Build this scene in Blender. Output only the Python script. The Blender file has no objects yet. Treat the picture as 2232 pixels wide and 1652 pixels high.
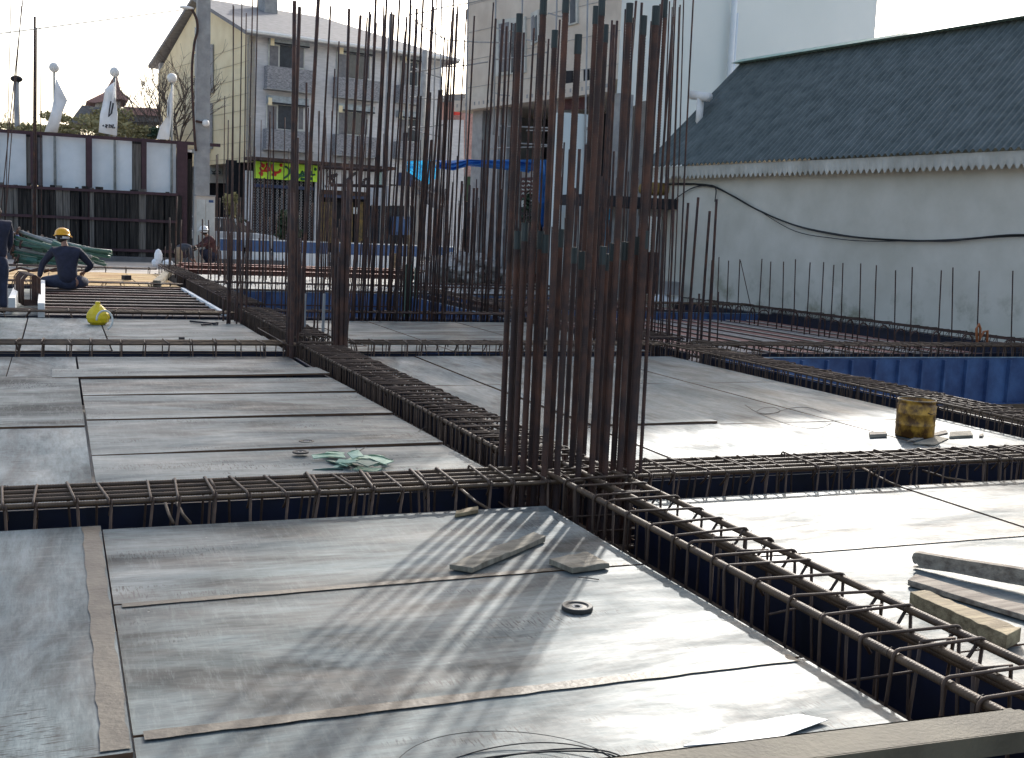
import bpy, math, random
import numpy as np
from mathutils import Vector, Matrix, Euler
R = math.radians
random.seed(7)
S = bpy.context.scene
COL = S.collection

# ---------------------------------------------------------------- camera
W0, H0, F0 = 2232.0, 1652.0, 2480.0
def _n(v):
    v = np.array(v, float); return v / np.linalg.norm(v)
_A = _n((122 - W0/2, -(465 - H0/2), -F0)); _B = _n((7323 - W0/2, -(773 - H0/2), -F0))
_B = _n(_B - _A*np.dot(_A, _B)); _Z = np.cross(_B, _A)
CM = np.array([_B, _A, _Z]); CH = 1.6
cam = bpy.data.cameras.new('camera'); cam.lens = 36*F0/W0; cam.sensor_width = 36; cam.clip_end = 3000; cam.clip_start = .05
camo = bpy.data.objects.new('camera', cam); COL.objects.link(camo)
mw = Matrix([list(CM[0])+[0], list(CM[1])+[0], list(CM[2])+[CH], [0, 0, 0, 1]])
camo.matrix_world = mw
S.camera = camo
# ---------------------------------------------------------------- sky, sun, exposure
SUN_AZ = math.atan2(.58, .815); SUN_EL = R(27)
w = bpy.data.worlds.new('World'); S.world = w; w.use_nodes = True
nt = w.node_tree; bg = nt.nodes['Background']
sky = nt.nodes.new('ShaderNodeTexSky'); sky.sky_type = 'NISHITA'; sky.sun_disc = False
sky.sun_elevation = SUN_EL; sky.sun_rotation = SUN_AZ
sky.air_density = 1.0; sky.dust_density = 4.0; sky.ozone_density = 1.0; sky.altitude = 50
hs = nt.nodes.new('ShaderNodeHueSaturation'); hs.inputs['Saturation'].default_value = .85
nt.links.new(sky.outputs[0], hs.inputs['Color']); nt.links.new(hs.outputs[0], bg.inputs[0])
bg.inputs[1].default_value = .15
sl = bpy.data.lights.new('sun', 'SUN'); sl.energy = 2.0; sl.angle = R(.8); sl.color = (1, .97, .91)
so = bpy.data.objects.new('sun', sl); COL.objects.link(so)
sd = Vector((math.sin(SUN_AZ)*math.cos(SUN_EL), math.cos(SUN_AZ)*math.cos(SUN_EL), math.sin(SUN_EL)))
so.rotation_euler = sd.to_track_quat('Z', 'Y').to_euler(); so.location = (20, 20, 30)
S.view_settings.view_transform = 'Standard'; S.view_settings.look = 'None'; S.view_settings.gamma = 1
S.view_settings.exposure = 1.12

# ---------------------------------------------------------------- pixel helpers (photo viewed 2232 x 1652)
def ray(x, y): return CM @ np.array([x - W0/2, -(y - H0/2), -F0])
def P(x, y, z=0.0):
    d = ray(x, y); t = (z - CH)/d[2]; return Vector((d[0]*t, d[1]*t, z))
def PY(x, y, Y):
    d = ray(x, y); t = Y/d[1]; return Vector((d[0]*t, Y, CH + d[2]*t))
class Plane:
    def __init__(s, o, deg):
        s.o = np.array(o[:2], float); a = R(deg); s.d = np.array([math.cos(a), math.sin(a)]); s.n = np.array([-s.d[1], s.d[0]]); s.ang = a
    def sz(s, x, y):
        r = ray(x, y); t = np.dot(s.n, s.o)/np.dot(s.n, r[:2]); q = r*t
        return float(np.dot(q[:2]-s.o, s.d)), float(q[2]+CH)
    def pt(s, a, z, off=0.0):
        q = s.o + s.d*a + s.n*off; return Vector((q[0], q[1], z))
    def hit(s, x, y, off=0.0):
        a, z = s.sz(x, y); return s.pt(a, z, off)

# ---------------------------------------------------------------- materials
def mat(name, col, rough=.7, metal=0.0, var=.25, scale=6.0, bump=0.0, bscale=40.0, col2=None, stretch=None, spec=.5, thr=(.35, .7)):
    m = bpy.data.materials.new(name); m.use_nodes = True; t = m.node_tree; n = t.nodes; l = t.links
    b = n['Principled BSDF']; b.inputs['Roughness'].default_value = rough; b.inputs['Metallic'].default_value = metal
    b.inputs['Specular IOR Level'].default_value = spec
    tc = n.new('ShaderNodeTexCoord'); mp = n.new('ShaderNodeMapping'); l.new(tc.outputs['Object'], mp.inputs[0])
    if stretch: mp.inputs['Scale'].default_value = stretch
    nz = n.new('ShaderNodeTexNoise'); nz.inputs['Scale'].default_value = scale; nz.inputs['Detail'].default_value = 6; nz.inputs['Roughness'].default_value = .6
    l.new(mp.outputs[0], nz.inputs['Vector'])
    cr = n.new('ShaderNodeValToRGB'); cr.color_ramp.elements[0].position = thr[0]; cr.color_ramp.elements[1].position = thr[1]
    c2 = col2 if col2 else tuple(min(1, c*(1+var)) for c in col); c1 = col if col2 else tuple(c*(1-var) for c in col)
    cr.color_ramp.elements[0].color = (*c1, 1); cr.color_ramp.elements[1].color = (*c2, 1)
    l.new(nz.outputs['Fac'], cr.inputs[0]); l.new(cr.outputs[0], b.inputs['Base Color'])
    if bump:
        n2 = n.new('ShaderNodeTexNoise'); n2.inputs['Scale'].default_value = bscale; n2.inputs['Detail'].default_value = 4
        l.new(mp.outputs[0], n2.inputs['Vector'])
        bp = n.new('ShaderNodeBump'); bp.inputs['Strength'].default_value = bump; bp.inputs['Distance'].default_value = .01
        l.new(n2.outputs['Fac'], bp.inputs['Height']); l.new(bp.outputs[0], b.inputs['Normal'])
    return m

def ply_mat(name, base, dark, pale, rough=.42, axis=0, seed=0.0, crack=.5, stain=(.15, .10, .055)):
    """film faced shuttering board: cement bloom, drag marks, short checks across the grain"""
    m = bpy.data.materials.new(name); m.use_nodes = True; t = m.node_tree; n = t.nodes; l = t.links
    b = n['Principled BSDF']; b.inputs['Specular IOR Level'].default_value = .38
    tc = n.new('ShaderNodeNewGeometry')
    def noise(sc, det, scale, rgh=.6, off=0.0, dist=0.0):
        mp = n.new('ShaderNodeMapping'); mp.inputs['Scale'].default_value = sc; mp.inputs['Location'].default_value = (seed+off, seed*1.7, 0)
        l.new(tc.outputs['Position'], mp.inputs[0]); z = n.new('ShaderNodeTexNoise')
        z.inputs['Scale'].default_value = scale; z.inputs['Detail'].default_value = det; z.inputs['Roughness'].default_value = rgh; z.inputs['Distortion'].default_value = dist
        l.new(mp.outputs[0], z.inputs['Vector']); return z.outputs['Fac']
    def ramp(f, a, bb, c0=(0, 0, 0, 1), c1=(1, 1, 1, 1)):
        r = n.new('ShaderNodeValToRGB'); r.color_ramp.elements[0].position = a; r.color_ramp.elements[1].position = bb
        r.color_ramp.elements[0].color = c0; r.color_ramp.elements[1].color = c1; l.new(f, r.inputs[0]); return r.outputs[0]
    def mix(f, a, c):
        x = n.new('ShaderNodeMix'); x.data_type = 'RGBA'
        l.new(f, x.inputs[0])
        for i, v in ((6, a), (7, c)):
            if isinstance(v, tuple): x.inputs[i].default_value = (*v, 1)
            else: l.new(v, x.inputs[i])
        return x.outputs[2]
    st = (.35, 1, 1) if axis == 0 else (1, .35, 1)
    fine = (.12, 1, 1) if axis == 0 else (1, .12, 1)
    cross = (1, .12, 1) if axis == 0 else (.12, 1, 1)
    c = mix(ramp(noise(st, 6, 1.6, .65, 0, .6), .32, .72), base, pale)
    c = mix(ramp(noise(st, 6, 1.1, .66, 3.1, 1.2), .47, .62, (0, 0, 0, 1), (.9, .9, .9, 1)), c, dark)
    c = mix(ramp(noise(fine, 8, 26, .8, 5.0), .42, .66, (0, 0, 0, 1), (.6, .6, .6, 1)), c, dark)
    c = mix(ramp(noise(cross, 8, 30, .8, 11.0), .50, .68, (0, 0, 0, 1), (.35, .35, .35, 1)), c, pale)
    c = mix(ramp(noise(st, 7, 2.4, .7, 8.0, .8), .62, .8, (0, 0, 0, 1), (.5, .5, .5, 1)), c, stain)
    # small checks in patches
    ck = ramp(noise(cross, 3, 110, .6, 2.0), .54, .59)
    pt = ramp(noise(st, 5, 2.2, .65, 7.0), .53, .60)
    mu = n.new('ShaderNodeMath'); mu.operation = 'MULTIPLY'; l.new(ck, mu.inputs[0]); l.new(pt, mu.inputs[1])
    mu2 = n.new('ShaderNodeMath'); mu2.operation = 'MULTIPLY'; mu2.inputs[1].default_value = crack; l.new(mu.outputs[0], mu2.inputs[0])
    c = mix(mu2.outputs[0], c, (.03, .03, .03))
    def vor(scale, off):
        mp = n.new('ShaderNodeMapping'); mp.inputs['Location'].default_value = (off+seed, off, 0); l.new(tc.outputs['Position'], mp.inputs[0])
        v = n.new('ShaderNodeTexVoronoi'); v.inputs['Scale'].default_value = scale; l.new(mp.outputs[0], v.inputs['Vector']); return v.outputs['Distance']
    for scale, lim, off, colr, amt in ((7, .045, 1.3, (.36, .36, .34), .7), (19, .06, 4.1, (.30, .30, .28), .5), (3.3, .012, 2.2, (.012, .01, .009), 1)):
        a1 = ramp(vor(scale, off), lim*.6, lim, (1, 1, 1, 1), (0, 0, 0, 1)); a2 = ramp(noise((1, 1, 1), 3, 2.0, .5, 20+off), .46, .58)
        q1 = n.new('ShaderNodeMath'); q1.operation = 'MULTIPLY'; l.new(a1, q1.inputs[0]); l.new(a2, q1.inputs[1]); q2 = n.new('ShaderNodeMath'); q2.operation = 'MULTIPLY'; q2.inputs[1].default_value = amt; l.new(q1.outputs[0], q2.inputs[0])
        c = mix(q2.outputs[0], c, colr)
    l.new(c, b.inputs['Base Color'])
    rr = n.new('ShaderNodeMapRange'); rr.inputs['From Min'].default_value = .3; rr.inputs['From Max'].default_value = .7; rr.inputs['To Min'].default_value = rough-.04; rr.inputs['To Max'].default_value = rough+.30
    l.new(noise(st, 6, 3.0, .7, 4.0, .5), rr.inputs[0]); l.new(rr.outputs[0], b.inputs['Roughness'])
    sr = n.new('ShaderNodeMapRange'); sr.inputs['From Min'].default_value = .36; sr.inputs['From Max'].default_value = .62; sr.inputs['To Min'].default_value = .10; sr.inputs['To Max'].default_value = .38
    l.new(noise(st, 7, 1.5, .68, 6.3, .9), sr.inputs[0]); l.new(sr.outputs[0], b.inputs['Specular IOR Level'])
    bp = n.new('ShaderNodeBump'); bp.inputs['Strength'].default_value = .55; bp.inputs['Distance'].default_value = .012
    l.new(noise(st, 5, 5.0, .6, 9.0), bp.inputs['Height'])
    bp2 = n.new('ShaderNodeBump'); bp2.inputs['Strength'].default_value = .25; bp2.inputs['Distance'].default_value = .002
    l.new(noise(fine, 6, 60, .7, 1.0), bp2.inputs['Height']); l.new(bp.outputs[0], bp2.inputs['Normal'])
    l.new(bp2.outputs[0], b.inputs['Normal'])
    return m

M = {}
M['ply'] = ply_mat('grey film faced board', (.085, .112, .118), (.018, .020, .021), (.235, .27, .262), .42, 0, 0.0, .95)
M['ply2'] = ply_mat('grey film faced board turned', (.085, .115, .124), (.022, .026, .028), (.235, .275, .275), .43, 1, 4.3, .85)
M['ply3'] = ply_mat('chalky mottled board', (.11, .125, .115), (.04, .042, .04), (.34, .36, .34), .6, 0, 9.3, .8)
M['plyy'] = ply_mat('yellow bare plywood', (.46, .31, .13), (.26, .13, .04), (.58, .46, .26), .6, 0, 2.2, .2, (.35, .17, .05))
M['plyw'] = ply_mat('whitish board', (.36, .36, .34), (.2, .2, .19), (.5, .5, .48), .6, 0, 2.2, .2)  # paler tones than the grey boards, for the far boards
M['edge'] = mat('board edge', (.10, .055, .03), .8)
M['tape'] = mat('joint tape', (.045, .033, .02), .55, col2=(.12,.10,.07), scale=5, bump=.3)
M['rust'] = mat('rusty bar', (.028, .016, .015), .75, .0, var=.5, scale=5, bump=.3, bscale=120, col2=(.10, .042, .025), thr=(.42, .72))
M['rustb'] = mat('brown bar', (.05, .03, .018), .6, .0, scale=7, col2=(.13, .08, .042), bump=.2, bscale=150)
M['stir'] = mat('stirrup steel', (.034, .019, .012), .62, .0, scale=7, col2=(.095, .052, .029))
M['barend'] = mat('bar end grey', (.022, .034, .036), .6, .2)
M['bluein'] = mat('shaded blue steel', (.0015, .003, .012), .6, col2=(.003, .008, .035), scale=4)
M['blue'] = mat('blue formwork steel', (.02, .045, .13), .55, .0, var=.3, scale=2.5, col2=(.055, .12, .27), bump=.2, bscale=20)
M['bluelt'] = mat('worn blue lip', (.16, .24, .33), .5)
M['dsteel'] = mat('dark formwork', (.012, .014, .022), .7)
M['greysteel'] = mat('dusty steel channel', (.065, .055, .036), .75, var=.2, scale=3, col2=(.125, .108, .072), bump=.35, bscale=60)
M['joist'] = mat('red primed joist', (.17, .065, .055), .6, var=.4, scale=5, col2=(.30, .15, .12))
M['joistg'] = mat('grey joist', (.15, .13, .125), .6, scale=5, col2=(.28, .25, .24))
M['joistd'] = mat('dull red joist', (.07, .03, .028), .7, scale=5, col2=(.13, .07, .06))
M['joistl'] = mat('dull brown joist', (.08, .062, .058), .7, scale=5, col2=(.15, .125, .115))
M['flange'] = mat('pale flange edge', (.60, .55, .48), .6)
M['wood'] = mat('weathered board', (.14, .12, .085), .85, stretch=(1, 6, 1), scale=5, col2=(.32, .285, .22), bump=.5, bscale=30)
M['woody'] = mat('yellow timber', (.16, .115, .06), .8, stretch=(.6, 6, 6), scale=4, col2=(.44, .35, .20), bump=.4, bscale=20)
M['woodg'] = mat('grey timber', (.14, .11, .085), .85, stretch=(.6, 6, 6), scale=4, col2=(.38, .33, .26), bump=.4, bscale=20)
M['fence'] = mat('dark fence board', (.010, .009, .009), .9, stretch=(8, 1, .5), scale=2, col2=(.05, .046, .042), bump=.3, thr=(.45, .7))
M['fence2'] = mat('pale fence board', (.07, .065, .06), .9, stretch=(8, 1, .5), scale=2, col2=(.20, .19, .175))
M['panel'] = mat('white sheet panel', (.60, .66, .70), .5, var=.1, scale=1.0, col2=(.74, .79, .83))
M['post'] = mat('dark post', (.05, .022, .03), .7)
M['wall'] = mat('cream render', (.42, .43, .39), .9, scale=.8, col2=(.56, .56, .52), bump=.25, bscale=8)
M['tower'] = mat('white tower render', (.60, .66, .65), .9, scale=.15, col2=(.68, .73, .72))
M['yellow'] = mat('yellow stone cladding', (.70, .59, .37), .8, var=.1, scale=1, col2=(.80, .70, .47))
M['greystone'] = mat('grey white brick', (.46, .46, .47), .85, scale=2, col2=(.60, .59, .60), stretch=(1, 1, 5))
M['apron'] = mat('split stone', (.14, .145, .16), .9, scale=9, col2=(.34, .335, .35), stretch=(1, 1, 5), thr=(.4, .6))
M['beige'] = mat('beige stone slabs', (.48, .42, .35), .85, scale=1.2, col2=(.62, .56, .48))
M['conc'] = mat('grey concrete', (.24, .24, .24), .85, scale=3, col2=(.36, .36, .35), bump=.3)
M['roofg'] = mat('grey shingle', (.15, .15, .155), .9, scale=3, col2=(.24, .235, .24), stretch=(1, 1, 6))
M['glass'] = mat('dark window glass', (.03, .035, .045), .15)
M['curtain'] = mat('net curtain behind glass', (.13, .13, .145), .4)
M['boxg'] = mat('pale blue grey box', (.30, .34, .36), .6)
M['white'] = mat('white paint', (.68, .68, .66), .5, var=.06)
M['corr'] = mat('grey fibre cement sheet', (.06, .078, .078), .85, scale=3, col2=(.12, .142, .142), bump=.3)
M['fascia'] = mat('fascia sheet', (.38, .385, .35), .85, scale=1.5, col2=(.60, .61, .57))
M['ridge'] = mat('green ridge cap', (.30, .45, .38), .6)
M['soil'] = mat('dark soil', (.07, .06, .05), .95, scale=.8, col2=(.16, .14, .12))
M['sand'] = mat('pale gravel ground', (.36, .31, .26), .95, scale=.7, col2=(.55, .50, .44), bump=.5, bscale=3)
M['asph'] = mat('asphalt', (.10, .10, .105), .9, scale=2, col2=(.16, .16, .165))
M['pave'] = mat('paving', (.30, .30, .30), .9, scale=2)
M['sign'] = mat('lime sign face', (.50, .85, .04), .5, var=.05)
M['signw'] = mat('white sign face', (.62, .62, .64), .5, var=.05)
M['signt'] = mat('teal sign face', (.25, .38, .38), .5, var=.1)
M['red'] = mat('red lettering', (.55, .03, .02), .5, var=.05)
M['green'] = mat('green lettering', (.01, .10, .05), .5, var=.05)
M['ink'] = mat('dark lettering', (.03, .03, .04), .5, var=.05)
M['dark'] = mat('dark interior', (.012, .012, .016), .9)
M['tarp'] = mat('blue tarpaulin', (.07, .26, .62), .45, scale=3, col2=(.14, .42, .82))
M['tarpl'] = mat('pale blue tarpaulin', (.06, .55, .85), .45, scale=3, col2=(.20, .75, .95))
for k_ in ('tarp', 'tarpl', 'flag'):
    if k_ in M:
        t_ = M[k_].node_tree; pb = t_.nodes['Principled BSDF']; tr_ = t_.nodes.new('ShaderNodeBsdfTranslucent'); ms_ = t_.nodes.new('ShaderNodeMixShader'); ms_.inputs[0].default_value = .5
        t_.links.new(pb.inputs['Base Color'].links[0].from_socket, tr_.inputs['Color']); t_.links.new(pb.outputs[0], ms_.inputs[1]); t_.links.new(tr_.outputs[0], ms_.inputs[2]); t_.links.new(ms_.outputs[0], t_.nodes['Material Output'].inputs['Surface'])
M['gpipe'] = mat('green prop tube', (.012, .085, .06), .5, scale=3, col2=(.10, .17, .135))
M['gplank'] = mat('pale green sheet', (.16, .30, .20), .6, scale=9, col2=(.42, .55, .42))
M['oil'] = mat('rusty yellow drum', (.085, .035, .006), .4, .25, scale=9, col2=(.50, .27, .035), bump=.2, bscale=20, thr=(.42, .62))
M['yplastic'] = mat('yellow plastic', (.72, .52, .01), .4, var=.12, scale=9, bump=.5, bscale=25)
M['wplastic'] = mat('white plastic', (.6, .6, .55), .4, var=.05)
M['navy'] = mat('navy cloth', (.014, .016, .035), .85, var=.3, scale=12, bump=.6, bscale=14)
M['navy2'] = mat('blue grey trousers', (.022, .028, .055), .85, var=.3, scale=12, bump=.6, bscale=14)
M['maroon'] = mat('maroon jacket', (.07, .025, .025), .85, var=.4, scale=10, bump=.4)
M['greysh'] = mat('grey shirt', (.05, .055, .07), .85, var=.3, scale=12)
M['blueshirt'] = mat('blue shirt', (.03, .06, .20), .85)
M['tan'] = mat('tan cloth', (.30, .22, .14), .85)
M['skin'] = mat('skin', (.28, .15, .10), .6, var=.1)
M['hair'] = mat('hair', (.012, .01, .009), .7)
M['hat'] = mat('yellow helmet', (.75, .36, .01), .25, var=.08)
M['hatw'] = mat('white helmet', (.70, .70, .68), .3, var=.08)
M['flag'] = mat('white flag cloth', (.86, .87, .88), .8, var=.05)
M['pole'] = mat('galvanised pole', (.20, .22, .22), .5)
M['carw'] = mat('silver car paint', (.50, .52, .54), .3, var=.03)
M['carb'] = mat('blue car paint', (.04, .10, .24), .3, var=.1)
M['tyre'] = mat('tyre', (.015, .015, .015), .8)
M['lamp'] = mat('lamp glass', (.7, .3, .05), .3)
M['leafd'] = mat('dark leaves', (.02, .045, .018), .7, var=.5, scale=3)
M['leafy'] = mat('yellow green leaves', (.14, .13, .05), .8, scale=1.5, col2=(.34, .29, .13))
M['bark'] = mat('bark', (.10, .075, .06), .9)
M['pink'] = mat('pink tile roof', (.42, .25, .22), .85)
M['stone'] = mat('broken stone', (.30, .28, .26), .9, scale=3, col2=(.58, .55, .51), bump=.4)
M['cable'] = mat('black cable', (.01, .012, .014), .6)
M['wire'] = mat('tie wire', (.03, .02, .015), .6)
M['rubber'] = mat('dark ring', (.03, .028, .024), .6)
M['grille'] = mat('grille metal', (.22, .22, .23), .5)
M['amber'] = mat('amber shop goods', (.22, .14, .03), .6, scale=4, col2=(.05, .04, .03))
M['mach'] = mat('machine yellow', (.20, .13, .03), .6)
M['bin'] = mat('dark blue bin', (.015, .03, .09), .5)

# ---------------------------------------------------------------- mesh helpers
class MB:
    def __init__(s): s.v = []; s.f = []
    def add(s, vs, fs):
        b = len(s.v); s.v += [tuple(x) for x in vs]; s.f += [tuple(i+b for i in f) for f in fs]
    def box(s, c, d, rot=None):
        hx, hy, hz = d[0]/2, d[1]/2, d[2]/2
        vs = [Vector((x, y, z)) for z in (-hz, hz) for y in (-hy, hy) for x in (-hx, hx)]
        if rot is not None: vs = [rot @ v for v in vs]
        s.add([v + Vector(c) for v in vs], [(0, 2, 3, 1), (4, 5, 7, 6), (0, 1, 5, 4), (2, 6, 7, 3), (0, 4, 6, 2), (1, 3, 7, 5)]); return s
    def bar(s, p0, p1, w, h):          # box from p0 to p1 (centre line), w horizontal, h vertical
        p0, p1 = Vector(p0), Vector(p1); d = p1-p0; L = d.length; d.normalize()
        side = d.cross(Vector((0, 0, 1)))
        if side.length < 1e-3: side = Vector((1, 0, 0))
        side.normalize(); up = side.cross(d)
        m = Matrix((side, d, up)).transposed(); return s.box((p0+p1)/2, (w, L, h), m)
    def hexa(s, a, b):                 # two quads (4 pts each) joined
        s.add(list(a)+list(b), [(3, 2, 1, 0), (4, 5, 6, 7), (0, 1, 5, 4), (1, 2, 6, 5), (2, 3, 7, 6), (3, 0, 4, 7)]); return s
    def slab(s, pts, th):              # polygon (top) extruded down by th
        n = len(pts); t = [Vector(p) for p in pts]; b = [p - Vector((0, 0, th)) for p in t]
        s.add(t+b, [tuple(range(n)), tuple(range(2*n-1, n-1, -1))] + [(i, i+n, (i+1) % n+n, (i+1) % n) for i in range(n)]); return s
    def extr(s, pts, off):             # planar polygon extruded by vector
        n = len(pts); t = [Vector(p) for p in pts]; b = [p + Vector(off) for p in t]
        s.add(t+b, [tuple(range(n)), tuple(range(2*n-1, n-1, -1))] + [(i, i+n, (i+1) % n+n, (i+1) % n) for i in range(n)]); return s
    def tube(s, pts, r, sides=8, r2=None, cap=True, rr=None):
        pts = [Vector(p) for p in pts]; n = len(pts); vs = []; prev = None
        for i, p in enumerate(pts):
            d = (pts[min(i+1, n-1)] - pts[max(i-1, 0)]).normalized()
            if prev is None:
                a = d.orthogonal().normalized()
            else:
                a = (prev - d*prev.dot(d)); a = a.normalized() if a.length > 1e-5 else d.orthogonal().normalized()
            prev = a; b = d.cross(a)
            q = r if r2 is None else r + (r2-r)*i/max(1, n-1)
            if rr: q = rr[i]
            for k in range(sides):
                t = 2*math.pi*k/sides; vs.append(p + (a*math.cos(t) + b*math.sin(t))*q)
        fs = [(i*sides+k, i*sides+(k+1) % sides, (i+1)*sides+(k+1) % sides, (i+1)*sides+k) for i in range(n-1) for k in range(sides)]
        if cap: fs += [tuple(range(sides-1, -1, -1)), tuple((n-1)*sides+k for k in range(sides))]
        s.add(vs, fs); return s
    def rib(s, p0, p1, r, pitch=.014, amp=.0017, sides=8, bow=0.0):
        p0, p1 = Vector(p0), Vector(p1); L = (p1-p0).length; n = max(3, int(L/(pitch/3))); d = (p1-p0).normalized(); a = d.orthogonal().normalized(); b = d.cross(a); vs = []
        for i in range(n+1):
            t = i/n; c = p0 + (p1-p0)*t + a*bow*math.sin(math.pi*t)
            for k in range(sides):
                th = 2*math.pi*k/sides; q = r + amp*math.cos(2*math.pi*(i/3.0) + 2*th)
                if k in (0, sides//2): q = r+amp
                vs.append(c + (a*math.cos(th)+b*math.sin(th))*q)
        fs = [(i*sides+k, i*sides+(k+1) % sides, (i+1)*sides+(k+1) % sides, (i+1)*sides+k) for i in range(n) for k in range(sides)]
        fs += [tuple(range(sides-1, -1, -1)), tuple(n*sides+k for k in range(sides))]; s.add(vs, fs); return s
    def lathe(s, prof, c=(0, 0, 0), sides=24, ax=None):
        c = Vector(c); n = len(prof); vs = []
        for (r, z) in prof:
            for k in range(sides):
                t = 2*math.pi*k/sides; v = Vector((r*math.cos(t), r*math.sin(t), z)); v = ax @ v if ax else v; vs.append(c+v)
        s.add(vs, [(i*sides+k, i*sides+(k+1) % sides, (i+1)*sides+(k+1) % sides, (i+1)*sides+k) for i in range(n-1) for k in range(sides)]); return s
    def ball(s, c, r, seg=12, sc=(1, 1, 1)):
        prof = [(max(1e-4, math.sin(math.pi*i/seg))*r, -math.cos(math.pi*i/seg)*r) for i in range(seg+1)]
        b = len(s.v); s.lathe(prof, (0, 0, 0), seg+4)
        for i in range(b, len(s.v)): v = s.v[i]; s.v[i] = (v[0]*sc[0]+c[0], v[1]*sc[1]+c[1], v[2]*sc[2]+c[2])
        return s
    def mesh(s, name, m, smooth=False):
        me = bpy.data.meshes.new(name); me.from_pydata(s.v, [], s.f); me.materials.append(m); me.update()
        if smooth: me.polygons.foreach_set('use_smooth', [True]*len(me.polygons))
        return me
    def build(s, name, m, parent=None, smooth=False, loc=None):
        o = bpy.data.objects.new(name, s.mesh(name, m, smooth)); COL.objects.link(o)
        if parent: o.parent = parent
        if loc is not None: o.location = loc
        return o
def inst(name, me, parent=None, loc=(0, 0, 0), rot=(0, 0, 0), sc=None):
    o = bpy.data.objects.new(name, me); COL.objects.link(o); o.location = loc; o.rotation_euler = rot
    if sc: o.scale = sc
    if parent: o.parent = parent
    return o
def tag(o, label=None, cat=None, group=None, kind=None):
    if label: o['label'] = label
    if cat: o['category'] = cat
    if group: o['group'] = group
    if kind: o['kind'] = kind
    return o
def empty(name, loc, rz=0.0, label=None, cat=None, group=None):
    o = bpy.data.objects.new(name, None); COL.objects.link(o); o.location = loc; o.rotation_euler = (0, 0, rz); o.empty_display_size = .1
    return tag(o, label, cat, group, 'thing')
def struct(o): o['kind'] = 'structure'; return o
V = Vector
def local(root, pts):
    c, s_ = math.cos(-root.rotation_euler.z), math.sin(-root.rotation_euler.z); out = []
    for p in pts:
        q = Vector(p)-root.location; out.append(Vector((q.x*c-q.y*s_, q.x*s_+q.y*c, q.z)))
    return out

# ================================================================ GROUND, PIT, STREET
g = MB()
X0, X1, Y0, Y1, ZP = -14, 16.35, -12, 35.2, -3.2
BIG = 320
def q(x0, y0, x1, y1, z): g.add([(x0, y0, z), (x1, y0, z), (x1, y1, z), (x0, y1, z)], [(0, 1, 2, 3)])
zg = -.06
q(-BIG, -BIG, BIG, Y0, zg); q(-BIG, Y1, BIG, BIG, zg); q(-BIG, Y0, X0, Y1, zg); q(X1, Y0, BIG, Y1, zg); q(X0, Y0, X1, Y1, ZP)
g.add([(X0, Y0, zg), (X1, Y0, zg), (X1, Y1, zg), (X0, Y1, zg), (X0, Y0, ZP), (X1, Y0, ZP), (X1, Y1, ZP), (X0, Y1, ZP)], [(0, 4, 5, 1), (1, 5, 6, 2), (2, 6, 7, 3), (3, 7, 4, 0)])
struct(g.build('ground', M['sand']))
UA = 11.5
front = Plane((18.0, 56.0), UA)          # street front line of the buildings
road = Plane((18.0, 46.5), UA)
def strip(name, pl, a0, a1, o0, o1, z, m, th):
    return struct(MB().slab([pl.pt(a0, z, o0), pl.pt(a1, z, o0), pl.pt(a1, z, o1), pl.pt(a0, z, o1)], th).build(name, m))
strip('road', front, -70, 80, -8.2, -2.6, .12, M['asph'], .3)
strip('pavement', front, -70, 80, -2.6, 0.0, .28, M['pave'], .4)

# ================================================================ REINFORCEMENT CAGES
_stir = {}
def stirrup_mesh(wd, z0, z1, r):
    k = (round(wd, 2), z0, z1, r)
    if k in _stir: return _stir[k]
    out = []
    for var in range(3):
        m = MB(); c = .028; h = wd/2; pts = []
        for (x, z, a0) in ((h, z1, 0), (-h, z1, 90), (-h, z0, 180), (h, z0, 270)):
            cx = x - c*math.copysign(1, x); cz = z - c if z == z1 else z + c
            for j in range(4):
                t = R(a0 + 30*j); pts.append((cx + c*math.cos(t), 0.0, cz + c*math.sin(t)))
        pts.append((h, .012, z1-c)); 
        # hook turned into the core
        hk = [(h-c*.3, .014, z1-.004), (h-.055, .016, z1-.075), (h-.085, .016, z1-.105)]
        m.tube(pts, r, 6); m.tube([(h, .014, z1-c-.01), (h-.006, .015, z1-.012), *hk], r, 6)
        if var == 1:                 # inner leg pair
            g2 = h*.36; m.tube([(-g2, .02, z1+.006), (-g2, .02, z0), (g2, .02, z0), (g2, .02, z1+.006), (-g2, .02, z1+.008)], r, 6)
        if var == 2:
            m.tube([(-h+c*.3, .014, z1-.004), (-h+.06, .016, z1-.08)], r, 6)
        out.append(m.mesh('stirrup', M['stir'], True))
    _stir[k] = out; return out
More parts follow.
